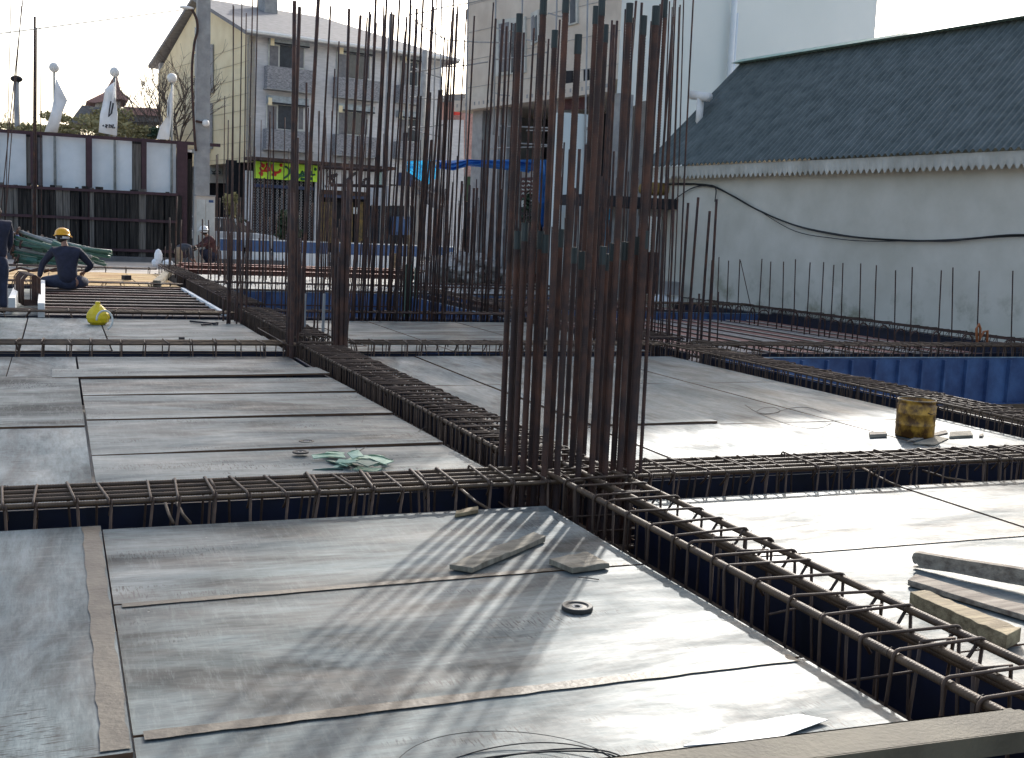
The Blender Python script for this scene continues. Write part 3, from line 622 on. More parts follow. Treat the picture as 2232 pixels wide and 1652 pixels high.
hm = MB(); pts = [(-.13, 0, -.3), (-.13, 0, .05)] + [(-.13*math.cos(R(a)), 0, .05+.12*math.sin(R(a))) for a in range(20, 180, 20)] + [(.13, 0, .05), (.13, 0, -.3)]
hm.tube(pts, .014, 6); hme = hm.mesh('hook_bar', M['rust'], True)
for i, (x, y) in enumerate(hk):
    p = P(x, y, .1); o = inst('hook_bar', hme, None, p-V((0, 0, .06)), (0, random.uniform(-.1, .1), R(20)+random.uniform(-.3, .3)), (1, 1, random.uniform(.8, 1.1)))
    tag(o, 'hooked bar loop sticking up at the wall foot, %s from the right edge' % ['first', 'second', 'third', 'fourth', 'fifth', 'sixth', 'seventh', 'eighth', 'ninth', 'tenth', 'eleventh', 'twelfth', 'thirteenth', 'fourteenth', 'fifteenth', 'sixteenth', 'seventeenth', 'eighteenth', 'nineteenth'][i], 'hooked bar', 'hooked bars along the cream wall', 'thing')
p = P(2130, 748, .05)
tag(MB().tube([p+V((.0, 0, 0)), p+V((-.05, 0, .25)), p+V((0, 0, .33)), p+V((.06, .02, .25)), p+V((.05, 0, .05)), p+V((.12, 0, .2)), p+V((.2, .0, .22)), p+V((.22, 0, .02))], .022, 8).build('orange_hose', mat('orange hose', (.35, .12, .04), .6), smooth=True), 'rusty orange hose loop at the wall foot near the right edge', 'hose', None, 'thing')

# ================================================================ SMALL THINGS ON THE DECK
def blockpx(name, label, cat, top, h, m, z0=0.004, group=None, base=None, rag=.0):
    t = [P(x, y, z0+h) for x, y in top]; b = [p - V((0, 0, h)) for p in t]
    mb = MB(); mb.add(b+t, [(3, 2, 1, 0), (4, 5, 6, 7), (0, 1, 5, 4), (1, 2, 6, 5), (2, 3, 7, 6), (3, 0, 4, 7)])
    o = mb.build(name, M[m])
    bv = o.modifiers.new('bevel', 'BEVEL'); bv.width = min(.004, h*.2); bv.segments = 2
    return tag(o, label, cat, group, 'thing')
def timber(name, label, top, h, m, z0=.006, ext=0.0, seg=14, group=None, warp=.004):
    """top: near-left, far-left, far-right, near-right pixels; extended past the right end by ext metres"""
    nl, fl, fr, nr = [P(x, y, z0+h) for x, y in top]
    d = ((nr-nl).normalized()+(fr-fl).normalized()).normalized(); nr = nr+d*ext; fr = fr+d*ext; mb = MB(); rd = random.Random(len(label)); vs = []
    for i in range(seg+1):
        t = i/seg; a = nl.lerp(nr, t); b = fl.lerp(fr, t); j = [rd.uniform(-warp, warp) for _ in range(6)]
        e = .012*rd.random() if i in (0, seg) else 0
        for p, dz, jj in ((a, 0, j[0]), (b, 0, j[1]), (b, -h, j[2]), (a, -h, j[3])):
            vs.append(p+V((jj*.6, jj*.6, dz+(jj if dz == 0 else abs(jj)*.3)))+d*(e*(1 if i == 0 else -1)))
    fs = [(i*4+k, i*4+(k+1) % 4, i*4+4+(k+1) % 4, i*4+4+k) for i in range(seg) for k in range(4)] + [(3, 2, 1, 0), (seg*4, seg*4+1, seg*4+2, seg*4+3)]
    mb.add(vs, fs); o = mb.build(name, M[m]); bv = o.modifiers.new('bevel', 'BEVEL'); bv.width = .003; bv.segments = 2
    return tag(o, label, 'timber', group, 'thing')
timber('timber', 'weathered plank lying in the striped shadows of the column bars', ((1029, 1237), (979, 1229), (1165, 1159), (1191, 1169)), .028, 'wood', group='loose timbers')
timber('timber', 'short thick offcut beside the near cage', ((1247, 1237), (1196, 1217), (1283, 1201), (1332, 1226)), .030, 'wood', seg=6, group='loose timbers')
timber('timber', 'small pale wedge at the edge of the left trough', ((992, 1120), (994, 1112), (1046, 1102), (1045, 1110)), .022, 'woody', seg=5, group='loose timbers', warp=.002)
timber('timber', 'thin grey timber lying between the other two at right', ((1975, 1263), (1992, 1251), (2218, 1311), (2218, 1338)), .028, 'woodg', ext=1.0, group='loose timbers')
timber('timber', 'yellow topped square timber nearest the near cage at right', ((1982, 1289), (2014, 1284), (2218, 1365), (2186, 1382)), .060, 'woody', ext=.03, group='loose timbers')
# notched timber on edge
a = P(1988, 1236, .01); b = P(2218, 1276, .03); d = (b-a).normalized(); hv = .078
prof = [(0, .0), (.03, .001), (.033, .012), (.022, .021), (.012, .018), (.002, .026), (-.006, .05), (.0, .072), (.02, hv), (.2, hv), (.45, hv+.004), (.9, hv), (1.6, hv), (1.6, 0), (1.2, .0), (.8, .002), (.4, .002), (.2, .008)]
off = V((-d.y, d.x, 0))*-.042
if off.y < 0: off = -off
o = MB().extr([a+d*s_+V((0, 0, z)) for s_, z in prof], off).build('timber', M['woodg']); bv = o.modifiers.new('bevel', 'BEVEL'); bv.width = .003; bv.segments = 1
tag(o, 'tall timber on edge with a broken notched end, farthest of the right hand three', 'timber', 'loose timbers', 'thing')
for lab, tp, h, m in (('dark block left of the drum', ((1896, 947), (1894, 941), (1932, 939), (1934, 945)), .03, 'woodg'), ('pale thick block right of the drum', ((2069, 951), (2071, 941), (2116, 938), (2121, 948)), .022, 'wood'),
                      ('flat grey plank leaning past the drum foot', ((1975, 962), (1992, 953), (2062, 937), (2066, 943)), .012, 'woodg'), ('grey scrap board under the drum planks', ((1990, 966), (2041, 950), (2068, 955), (2038, 969)), .010, 'wood'),
                      ('tiny splintered chip near the right cage', ((2134, 950), (2137, 945), (2144, 944), (2142, 950)), .015, 'woodg')):
    blockpx('wood_block', lab, 'wood block', tp, h, m, group='wood scraps round the drum')
# drum
near = P(1992, 957, 0); dr = V((near.x, near.y, 0)).normalized(); c = near + dr*.165; hd = PY(1992, 872, c.y).z
prof = [(.0, .0), (.158, .0), (.163, .01), (.163, .10), (.1665, .106), (.163, .112), (.163, hd*.62), (.1665, hd*.64), (.163, hd*.66), (.163, hd-.05), (.155, hd-.035), (.152, hd-.02), (.162, hd-.008), (.163, hd), (.157, hd+.002), (.150, hd-.01), (.148, hd-.05), (.150, .015), (0, .012)]
root = empty('drum', (c.x, c.y, .004), 0, 'rusty golden brown open drum standing by the right cage', 'drum')
MB().lathe(prof, sides=40).build('drum_body', M['oil'], root, smooth=True)
MB().tube([(.155*math.cos(R(t)), .155*math.sin(R(t)), hd+.002) for t in range(0, 361, 12)], .0045, 6).build('rim', M['wood'], root, smooth=True)
MB().tube([(-.02, -.164, hd-.09), (.0, -.178, hd-.10), (.05, -.17, hd-.098)], .004, 6).build('handle_lug', M['rust'], root, smooth=True)
# rings
def ring(label, px, py, r, h=.012, z=.006):
    p = P(px, py, z); root = empty('spacer_ring', p, 0, label, 'ring', 'dark spacer rings on the boards')
    MB().lathe([(r*.22, h*.4), (r*.24, h*.75), (r*.62, h*.6), (r*.74, h), (r*.95, h), (r, h*.75), (r, 0), (r*.9, -.001), (r*.22, 0), (r*.22, h*.4)], sides=36).build('ring_body', M['rubber'], root, smooth=False)
    MB().lathe([(r*.20, h*.72), (r*.32, h*.80), (r*.33, h*.70)], sides=20).build('hub', M['conc'], root)
ring('ring lying in the foreground right of the bar shadows', 1258, 1327, .068, .017)
ring('ring farther back of the two on the striped boards', 668, 964, .058, .012); ring('nearer ring of the two on the striped boards', 655, 987, .056, .012, .02)
# green scraps
def gpt(x, y): return (566+x*.3025, 733+y*.3025)
sc = [((380, 872), (612, 868), .05, .03), ((380, 955), (600, 945), .045, .01), ((470, 843), (600, 850), .09, .03), ((730, 868), (935, 912), .10, .06), ((680, 905), (822, 930), .10, .05), ((690, 950), (862, 965), .07, .012), ((650, 870), (730, 848), .12, .07),
      ((500, 888), (640, 925), .05, .02), ((600, 930), (700, 880), .06, .035), ((760, 880), (880, 860), .05, .03), ((880, 905), (945, 880), .05, .03), ((540, 940), (640, 915), .05, .008), ((820, 930), (905, 925), .04, .03), ((640, 900), (760, 935), .05, .02), ((560, 900), (690, 905), .04, .05)]
for i, (p0, p1, wd, z) in enumerate(sc):
    a = P(*gpt(*p0), z); b = P(*gpt(*p1), max(.008, z+random.uniform(-.02, .02))); mid = (a+b)/2 + V((0, 0, random.uniform(-.005, .015)))
    d = (b-a); sdv = V((-d.y, d.x, 0)).normalized()*wd*.5; up = V((0, 0, random.uniform(-.02, .02)))
    o = MB().slab([a-sdv, mid-sdv, b-sdv, b+sdv+up, mid+sdv+up, a+sdv+up], .006).build('plastic_scrap', M['gplank'] if i % 3 != 1 else M['gpipe'])
    tag(o, 'strip of torn green sheet in the small heap, %s' % ['long one at the upper left', 'long one at the lower left', 'pale wide one at the upper left', 'wide one on top at the right', 'wide one on top in the middle', 'flat one at the lower right', 'upright one at the middle top', 'dark slanting one left of the middle', 'raised one crossing the middle', 'thin one at the upper right', 'short tilted one at the far right', 'flat one at the lower middle', 'flat one right of the lower middle', 'small one under the wide pieces', 'highest one over the middle'][i], 'scrap', 'heap of green scraps', 'thing')
def wirepx(label, pts, r=.0022, z=.004, zz=None):
    L = []; Q = [P(x, y, (zz[i] if zz else z)) for i, (x, y) in enumerate(pts)]
    for i in range(len(Q)-1):
        for k in range(4):
            t = k/4; p0, p1, p2, p3 = Q[max(i-1, 0)], Q[i], Q[i+1], Q[min(i+2, len(Q)-1)]
            L.append(.5*((2*p1)+(-p0+p2)*t+(2*p0-5*p1+4*p2-p3)*t*t+(-p0+3*p1-3*p2+p3)*t**3))
    L.append(Q[-1]); return tag(MB().tube(L, r, 5).build('tie_wire', M['wire'], smooth=True), label, 'wire', 'loose tie wires', 'thing')
wirepx('thin wire running back from the green heap', [(777, 985), (779, 965), (784, 935), (793, 910), (797, 890), (800, 872)], .002)
wirepx('thin wire from the green heap to the long cage', [(780, 985), (830, 955), (870, 945), (905, 944), (930, 930), (965, 925), (1000, 915)], .0022, zz=[.004, .004, .004, .01, .03, .06, .1])
wirepx('looped wire on the board left of the drum', [(1624, 882), (1645, 896), (1668, 902), (1700, 897), (1688, 888), (1660, 890), (1650, 900), (1680, 902), (1720, 890), (1760, 888), (1790, 897)], .002)
wirepx('second curved wire left of the drum', [(1650, 900), (1690, 915), (1730, 928), (1770, 934), (1795, 930), (1812, 922)], .002)
wirepx('short nail like rod near the offcut', [(1261, 1258), (1283, 1260), (1306, 1263)], .0025, .008)
# wire coil
c0 = P(1140, 1712, .0); root = empty('wire_coil', c0, 0, 'loose coil of black wire at the bottom edge', 'wire coil')
for i, (rx, ry, ox, r) in enumerate(((.33, .24, 0, .0022), (.31, .17, .03, .003), (.29, .15, .02, .003), (.34, .29, -.05, .0013))):
    MB().tube([V((ox+rx*math.cos(R(t)), ry*math.sin(R(t)), .008+.012*i+.01*math.sin(R(2*t+60*i)))) for t in range(0, 361, 8)], r, 5).build('wire_loop', M['cable'], root, smooth=True)
# lifted film scrap
pz = [P(1490, 1625, .004), P(1600, 1580, .006), P(1740, 1556, .006), P(1804, 1568, .014), P(1692, 1609, .006)]
tag(MB().slab(pz, .003).build('film_scrap', M['white']), 'lifted pale sheet scrap near the bottom steel channel', 'scrap sheet', None, 'thing')
# steel channel bottom right
zc = .235; fl, fr = P(1250, 1659, zc), P(2203, 1543, zc); nl, nr = P(1760, 1663, zc), P(2180, 1600, zc)
d = (fr-fl).normalized(); wv = nr - (fl + d*(nr-fl).dot(d)); L0 = fl - d*.3; L1 = fr
root = empty('steel_channel', L0, 0, 'dusty grey steel channel laid across the bottom right corner', 'steel channel')
A0 = V((0, 0, 0)); A1 = L1-L0; 
MB().hexa([A0, A1, A1+wv*.98, A0+wv*.98], [v-V((0, 0, .006)) for v in (A0, A1, A1+wv*.98, A0+wv*.98)]).build('web_plate', M['greysteel'], root)
for s_ in (0, .96):
    q0 = A0+wv*s_; q1 = A1+wv*s_ - d*.03; MB().hexa([q0, q1, q1+wv*.05, q0+wv*.05], [v-V((0, 0, .065)) for v in (q0, q1, q1+wv*.05, q0+wv*.05)]).build('flange', M['greysteel'], root)
lip = [A1+wv*.1, A1+wv*.1+d*.02, A1+wv*.55+d*.05, A1+wv*.85+d*.01, A1+wv*.85]
MB().slab(lip, .006).build('torn_lip', M['greysteel'], root)
# yellow jug and hoop
c = P(214, 709, .004); c.y += .15; root = empty('jug', c, 0, 'crumpled yellow pear shaped jug on the far left board', 'jug')
mb = MB(); mb.lathe([(.01, 0), (.10, .0), (.15, .04), (.168, .10), (.160, .16), (.12, .22), (.07, .27), (.035, .30), (.03, .325), (.01, .33)], sides=9)
mb.build('jug_body', M['yplastic'], root, smooth=False); MB().lathe([(.034, .30), (.036, .325), (.03, .335), (.001, .336)], sides=10).build('cap', M['yplastic'], root)
c = P(232, 703, .13); c.y += .1
mb = MB(); mb.tube([V((.105*math.cos(R(t)), .03*math.sin(R(t)), .13*math.sin(R(t)))) for t in range(-70, 191, 12)], .014, 8)
tag(mb.build('plastic_hoop', M['wplastic'], None, True, (c.x-.02, c.y, .155)), 'white plastic hoop leaning on the yellow jug', 'hoop', None, 'thing')
for lab, a, b, r in (('longer dark stick on the far left board', (415, 700), (474, 706), .018), ('shorter dark stick on the far left board', (440, 708), (474, 703), .016), ('tiny dark offcut on the far left board', (390, 737), (402, 737), .02), ('pale slat on the far middle board', (795, 742), (838, 748), .025)):
    tag(MB().bar(P(*a, .025), P(*b, .025), r*2, r*1.5).build('stick', M['wood'] if 'pale' in lab else M['dsteel']), lab, 'stick', 'sticks on the far boards', 'thing')
# bundle of stirrups and boards near the sitting worker
c = P(70, 668, 0); root = empty('stirrup_bundle', (c.x, c.y, .02), R(8), 'bundle of square stirrups left of the kneeling worker', 'stirrup bundle')
for i in range(16):
    m = MB(); wd, hh = .27, .44; m.tube([(-wd/2, 0, 0), (wd/2, 0, 0), (wd/2, 0, hh), (wd*.25, 0, hh+.07), (-wd*.25, 0, hh+.07), (-wd/2, 0, hh-.02), (-wd/2, 0, 0)], .011, 5)
    m.build('stirrup', M['rust'], root, True, (random.uniform(-.01, .01), i*.09, 0))
for lab, a, b, m in (('white board on edge beside the stirrup bundle', (90, 676), (93, 617), 'white'), ('white board near the left frame edge by the dark figure', (26, 664), (47, 612), 'white')):
    p0, p1 = P(*a, .1), P(*b, .1); tag(MB().bar(p0, p1, .10, .22).build('board_on_edge', M[m]), lab, 'board', None, 'thing')
p0 = P(342, 618, .1); p1 = P(376, 585, .1); tag(MB().bar(p0, p1, .17, .14).build('pale_timber', M['wood']), 'pale square timber lying across the yellow plywood', 'timber', None, 'thing')
tag(MB().bar(P(268, 605, .08), P(283, 605, .08), .15, .12).build('dark_block', M['dsteel']), 'dark block beside the kneeling worker', 'block', None, 'thing')
for i, (x, y) in enumerate(((62, 593), (105, 593), (140, 594), (120, 575))):
    p = P(x, y, .05); m = MB(); m.tube([p+V((-.5, 0, 0)), p+V((-.2, .1, .1)), p+V((.1, 0, .03)), p+V((.5, .1, .08))], .03, 5); tag(m.build('scrap_bar', M['rust'], smooth=True), ['twisted scrap on the yellow boards, leftmost', 'twisted scrap left of the worker helmet', 'twisted scrap just behind the worker', 'scrap beyond the thin cage'][i], 'scrap bar', 'twisted scraps', 'thing')

# ================================================================ GREEN PROPS PILE
rd = random.Random(4)
pil = [((40, 503), (200, 560)), ((48, 510), (215, 566)), ((50, 519), (228, 572)), ((38, 525), (232, 578)), ((45, 533), (240, 560)), ((30, 540), (205, 575)), ((26, 548), (190, 575)), ((30, 556), (170, 578)), ((40, 563), (150, 580)), ((28, 532), (238, 552)), ((60, 512), (212, 545)),
       ((100, 525), (245, 556)), ((120, 535), (243, 548)), ((35, 570), (140, 574)), ((60, 572), (160, 583)), ((90, 520), (220, 558)), ((30, 515), (180, 560)), ((28, 524), (160, 566))]
for i, (a, b) in enumerate(pil):
    Ya = 37.5 + (i % 4)*.25; p0 = PY(*a, Ya); p1 = PY(*b, Ya-.6+(i % 3)*.2); mb = MB().tube([p0, p1], .048, 8)
    root = mb.build('prop_tube', M['gpipe'] if i % 5 else M['pole'], smooth=True); dd = (p1-p0).normalized()
    MB().tube([p0-dd*.02, p0+dd*.02], .13, 8).build('foot_plate', M['rust'], root); MB().tube([p1-dd*1.2, p1-dd*.9], .095, 8).build('collar', M['gpipe'], root)
    tag(root, 'green steel prop in the slanting pile, %s' % ['top of the pile at its left end', 'second from the top', 'third from the top', 'fourth from the top, reaching far right', 'with the rightmost lower end', 'greyish one in the middle of the pile', 'middle one behind the helmet', 'one just under the middle', 'low one with a short right part', 'long shallow one across the middle', 'upper one ending behind the helmet', 'upper right one sticking out', 'rightmost short one', 'lowest left one', 'lowest one behind the worker arm', 'upper one above the worker shoulder', 'upper left one partly hidden', 'left one under the topmost'][i], 'prop tube', 'pile of green steel props', 'thing')

# ================================================================ PEOPLE
def skin_mesh(name, nodes, edges, m, parent, sub=2, root_i=0):
    me = bpy.data.meshes.new(name); me.from_pydata([n[:3] for n in nodes], edges, []); me.materials.append(m)
    o = bpy.data.objects.new(name, me); COL.objects.link(o); o.parent = parent
    sk = o.modifiers.new('skin', 'SKIN'); sk.use_smooth_shade = True
    me.skin_vertices.new() if not me.skin_vertices else None
    for i, n in enumerate(nodes):
        r = n[3]; me.skin_vertices[0].data[i].radius = (r, r if len(n) < 5 else n[4])
        me.skin_vertices[0].data[i].use_root = (i == root_i)
    ss = o.modifiers.new('sub', 'SUBSURF'); ss.levels = sub; ss.render_levels = sub
    return o
def person(loc, rz, sc_, J, label, jacket, trousers, hat=None, hair=True, jk_name='jacket', face=0.0):
    """J: joint positions in metres: pelvis, waist, chest, neck, head, and per side sh, el, wr, hip, kn, an, toe"""
    root = empty('person', loc, rz, label, 'person'); root.scale = (sc_,)*3
    N = []; E = []
    def n(p, r, r2=None): N.append((*p, r) if r2 is None else (*p, r, r2)); return len(N)-1
    J = {k: V(v) for k, v in J.items()}
    pe = n(J['pelvis'], .13, .12); wa = n(J['waist'], .12, .11); ch = n(J['chest'], .15, .12); ne = n(J['neck'], .055); hb = n(J['neck'].lerp(J['head'], .45), .055); hd_ = n(J['head'], .085, .10); ht = n(J['head']+(J['head']-J['neck'])*.35, .06)
    E += [(pe, wa), (wa, ch), (ch, ne), (ne, hb), (hb, hd_), (hd_, ht)]
    fwd = V((math.sin(face), math.cos(face), 0)); nose = n(J['head']+fwd*.105+V((0, 0, -.02)), .018); E.append((hd_, nose))
    for s_ in 'lr':
        sh = n(J['sh'+s_], .06); el = n(J['el'+s_], .042); wr = n(J['wr'+s_], .028); E += [(ch, sh), (sh, el), (el, wr)]
        dh = (J['wr'+s_]-J['el'+s_]).normalized(); sd_ = dh.cross(V((0, 0, 1)));  sd_ = sd_.normalized() if sd_.length > .1 else V((1, 0, 0))
        pm = n(J['wr'+s_]+dh*.06, .034, .018); E.append((wr, pm))
        for k, (o_, ln) in enumerate(((-.03, .065), (-.01, .078), (.01, .073), (.03, .055))):
            b0 = n(J['wr'+s_]+dh*.10+sd_*o_, .0105); b1 = n(J['wr'+s_]+dh*(.10+ln*.5)+sd_*o_*1.1+V((0, 0, -.01)), .0095); b2 = n(J['wr'+s_]+dh*(.10+ln)+sd_*o_*1.1+V((0, 0, -.03)), .008); E += [(pm, b0), (b0, b1), (b1, b2)]
        t0 = n(J['wr'+s_]+dh*.05+sd_*-.045, .012); t1 = n(J['wr'+s_]+dh*.085+sd_*-.065+V((0, 0, -.015)), .0095); E += [(pm, t0), (t0, t1)]
        hp = n(J['hip'+s_], .095); kn = n(J['kn'+s_], .062); an = n(J['an'+s_], .042); to = n(J['toe'+s_], .035, .03); E += [(pe, hp), (hp, kn), (kn, an), (an, to)]
    skin_mesh('body', N, E, M['skin'], root)
    # clothing
    N2 = []; E2 = []
    def m_(p, r, r2=None): N2.append((*p, r) if r2 is None else (*p, r, r2)); return len(N2)-1
    p0 = m_(J['pelvis'].lerp(J['waist'], -.55), .19, .165); p1 = m_(J['waist'], .18, .16); p2 = m_(J['waist'].lerp(J['chest'], .55), .20, .165); p3 = m_(J['chest'], .22, .17); p4 = m_(J['chest'].lerp(J['neck'], .8), .085)
    E2 += [(p0, p1), (p1, p2), (p2, p3), (p3, p4)]
    for s_ in 'lr':
        a = m_(J['sh'+s_], .088); b = m_(J['sh'+s_].lerp(J['el'+s_], .55), .068); c_ = m_(J['el'+s_], .062); d_ = m_(J['el'+s_].lerp(J['wr'+s_], .92), .045); E2 += [(p3, a), (a, b), (b, c_), (c_, d_)]
    skin_mesh(jk_name, N2, E2, M[jacket], root)
    N2.clear(); E2.clear(); q0 = m_(J['pelvis'].lerp(J['waist'], .8), .155, .145); q1 = m_(J['pelvis'], .165, .15); E2.append((q0, q1))
    for s_ in 'lr':
        a = m_(J['hip'+s_], .14); b = m_(J['hip'+s_].lerp(J['kn'+s_], .55), .112); c_ = m_(J['kn'+s_], .082); d_ = m_(J['kn'+s_].lerp(J['an'+s_], 1.05), .066); E2 += [(q1, a), (a, b), (b, c_), (c_, d_)]
    skin_mesh('trousers', N2, E2, M[trousers], root)
    for s_ in 'lr': MB().ball(J['an'+s_].lerp(J['toe'+s_], .5), .085, 8, (.75, 1.45, .65)).build('shoe', M['dark'], root, True)
    h = J['head']
    for s_ in (-1, 1):
        ex = V((math.cos(face), -math.sin(face), 0)); MB().ball(h+fwd*.088+ex*(s_*.033)+V((0, 0, .012)), .011, 6).build('eye', M['white'], root, True)
        MB().ball(h+ex*(s_*.090)+V((0, 0, -.01)), .026, 6, (.5, .8, 1)).build('ear', M['skin'], root, True)
    if hat:
        hm_ = MB(); ax = Matrix.Rotation(-.15, 3, 'X'); hm_.lathe([(.132, -.01), (.148, -.012), (.150, -.004), (.133, .006), (.130, .04), (.118, .08), (.09, .112), (.05, .13), (.0005, .135)], h+V((0, 0, .035)), 22, ax)
        ho = hm_.build('helmet', M[hat], root, True)
        pk = fwd; sdv = V((pk.y, -pk.x, 0)); c_ = h+V((0, 0, .028)); MB().slab([c_+sdv*.11+pk*.08, c_+sdv*.07+pk*.19+V((0, 0, -.015)), c_-sdv*.07+pk*.19+V((0, 0, -.015)), c_-sdv*.11+pk*.08], .006).build('peak', M[hat], ho)
        MB().lathe([(.112, -.035), (.116, -.03), (.116, .0), (.112, .005)], h+V((0, 0, .015)), 18).build('headband', M['white'], root, True)
    if hair: MB().ball(h+V((0, 0, .005))-fwd*.022, .105, 10, (.93, .95, .95)).build('hair', M['hair'], root, True)
    return root
b = P(140, 634, 0)
person((b.x, b.y, .02), R(-8), 1.17, dict(pelvis=(.06, 0, .17), waist=(.05, .04, .36), chest=(.03, .10, .60), neck=(-.01, .16, .80), head=(-.05, .20, .93), shl=(-.19, .10, .69), ell=(-.38, .15, .45), wrl=(-.45, .18, .18), shr=(.24, .12, .68), elr=(.44, .20, .44), wrr=(.30, .42, .32),
       hipl=(-.05, .02, .14), knl=(-.42, .22, .14), anl=(-.15, .36, .08), toel=(-.02, .40, .06), hipr=(.18, .02, .14), knr=(.34, .35, .14), anr=(.1, .42, .08), toer=(.0, .46, .06)),
       'worker in navy overalls and yellow helmet sitting with his back to the camera', 'navy', 'navy2', 'hat', face=.5)
STAND = dict(pelvis=(0, 0, .92), waist=(0, .0, 1.08), chest=(0, .02, 1.32), neck=(0, .04, 1.50), head=(0, .07, 1.63), shl=(-.19, .0, 1.42), ell=(-.24, .02, 1.13), wrl=(-.22, .14, .90), shr=(.19, 0, 1.42), elr=(.22, .04, 1.13), wrr=(.18, .18, .94),
             hipl=(-.09, 0, .88), knl=(-.11, .04, .48), anl=(-.10, 0, .09), toel=(-.11, .16, .03), hipr=(.09, 0, .88), knr=(.10, .05, .48), anr=(.10, 0, .09), toer=(.11, .16, .03))
b = P(14, 684, 0)
person((b.x-.13, b.y, .0), R(20), .98, STAND, 'figure in dark navy clothes cut off by the left edge of the picture', 'navy', 'navy2', None, True, face=.3)
BEND = dict(pelvis=(0, 0, .80), waist=(.10, 0, .90), chest=(.32, 0, .98), neck=(.48, 0, .96), head=(.60, 0, .90), shl=(.36, .17, .92), ell=(.42, .20, .66), wrl=(.52, .16, .44), shr=(.36, -.17, .92), elr=(.42, -.2, .66), wrr=(.54, -.14, .44),
            hipl=(0, .09, .78), knl=(.08, .10, .43), anl=(-.02, .1, .09), toel=(.14, .1, .03), hipr=(0, -.09, .78), knr=(.06, -.1, .43), anr=(-.04, -.1, .09), toer=(.12, -.1, .03))
b = PY(30, 560, 39.0)
person((b.x+.1, b.y, -.05), R(190), .98, BEND, 'worker in blue shirt and pale cap stooping behind the green props', 'blueshirt', 'navy2', 'hatw', False, face=1.57)
SQ = dict(pelvis=(0, 0, .22), waist=(-.05, 0, .42), chest=(-.14, 0, .68), neck=(-.22, 0, .86), head=(-.30, 0, .96), shl=(-.14, -.18, .76), ell=(-.36, -.2, .58), wrl=(-.58, -.14, .55), shr=(-.14, .18, .76), elr=(-.36, .2, .55), wrr=(-.58, .12, .5),
          hipl=(.0, -.1, .22), knl=(-.34, -.14, .46), anl=(-.1, -.14, .08), toel=(-.26, -.14, .03), hipr=(.0, .1, .22), knr=(-.36, .14, .44), anr=(-.1, .14, .08), toer=(-.26, .14, .03))
b = PY(466, 562, 41.0)
person((b.x, b.y, .02), R(12), 1.22, SQ, 'crouching worker in maroon jacket and white helmet', 'maroon', 'navy', 'hatw', True, face=-1.57)
b = PY(398, 560, 40.0)
BD = {k: (v[0]*1.0, v[1], v[2]*.86-.12) for k, v in BEND.items()}
person((b.x-.15, b.y, .0), R(12), .95, BD, 'bareheaded worker in dark shirt bending over left of the white helmet worker', 'greysh', 'tan', None, True, face=1.57)
p = PY(345, 556, 39.5); tag(MB().ball((p.x, p.y, p.z-.05), .2, 5, (.7, .6, 1.3)).ball((p.x+.3, p.y, p.z-.25), .15, 5, (1.2, .8, .8)).ball((p.x-.1, p.y, p.z-.25), .15, 5, (.8, .8, .9)).build('white_sack', M['flag']), 'crumpled white sacks left of the bending worker', 'sack', None, 'thing')

# ================================================================ BACKGROUND HELPERS
def quadpx(mb, pl, cs, off=0.0, th=.04):
    """panel whose face on plane pl is seen at the photo corners cs, standing off the plane by off, th thick"""
    a = [pl.hit(x, y, off) for x, y in cs]; n = V((pl.n[0], pl.n[1], 0))
    mb.extr(a, n*th if off < 0 else n*th); return mb
def rect(x0, y0, x1, y1, sl=.0):       # pixel rectangle with a shear following the facade slope
    return [(x0, y1), (x1, y1+sl*(x1-x0)), (x1, y0+sl*(x1-x0)), (x0, y0)]

# ================================================================ WAREHOUSE at right
WP = Plane((16.8, 16.0), 98.0)          # n points to the site
sE, zE = Plane(WP.pt(0, 0, .4)[:2], 98).sz(1403, 362); best = None
for k in range(200):
    Dp = 2+k*.05; s_, z_ = Plane(WP.pt(0, 0, -Dp)[:2], 98).sz(1618, 136)
    if best is None or abs(s_-sE) < best[0]: best = (abs(s_-sE), Dp, z_)
RD, RZ = best[1], best[2]
s0, s1 = -7.0, sE; zE = 3.52
wroot = empty('warehouse', WP.pt(4, 0, 0), 0, 'low warehouse with cream wall and grey corrugated roof along the right side', 'warehouse')
def wl(p): return V(p)-wroot.location
mw_ = mat('cream wall with mossy foot', (.50, .485, .415), .9, scale=.9, col2=(.62, .60, .53), bump=.3, bscale=6)
t = mw_.node_tree; bs = t.nodes['Principled BSDF']; src = bs.inputs['Base Color'].links[0].from_socket
ge = t.nodes.new('ShaderNodeNewGeometry'); sx = t.nodes.new('ShaderNodeSeparateXYZ'); t.links.new(ge.outputs['Position'], sx.inputs[0])
mr = t.nodes.new('ShaderNodeMapRange'); mr.inputs[1].default_value = 1.3; mr.inputs[2].default_value = -.1; t.links.new(sx.outputs['Z'], mr.inputs[0])
nz = t.nodes.new('ShaderNodeTexNoise'); nz.inputs['Scale'].default_value = .9; nz.inputs['Detail'].default_value = 7; nz.inputs['Roughness'].default_value = .65; t.links.new(ge.outputs['Position'], nz.inputs['Vector'])
cr = t.nodes.new('ShaderNodeValToRGB'); cr.color_ramp.elements[0].position = .54; cr.color_ramp.elements[1].position = .68; t.links.new(nz.outputs['Fac'], cr.inputs[0])
mu = t.nodes.new('ShaderNodeMath'); mu.operation = 'MULTIPLY'; t.links.new(mr.outputs[0], mu.inputs[0]); t.links.new(cr.outputs[0], mu.inputs[1])
mx = t.nodes.new('ShaderNodeMix'); mx.data_type = 'RGBA'; t.links.new(mu.outputs[0], mx.inputs[0]); t.links.new(src, mx.inputs[6]); mx.inputs[7].default_value = (.16, .165, .10, 1); t.links.new(mx.outputs[2], bs.inputs['Base Color'])
N_ = V((WP.n[0], WP.n[1], 0)); Dv = V((WP.d[0], WP.d[1], 0))
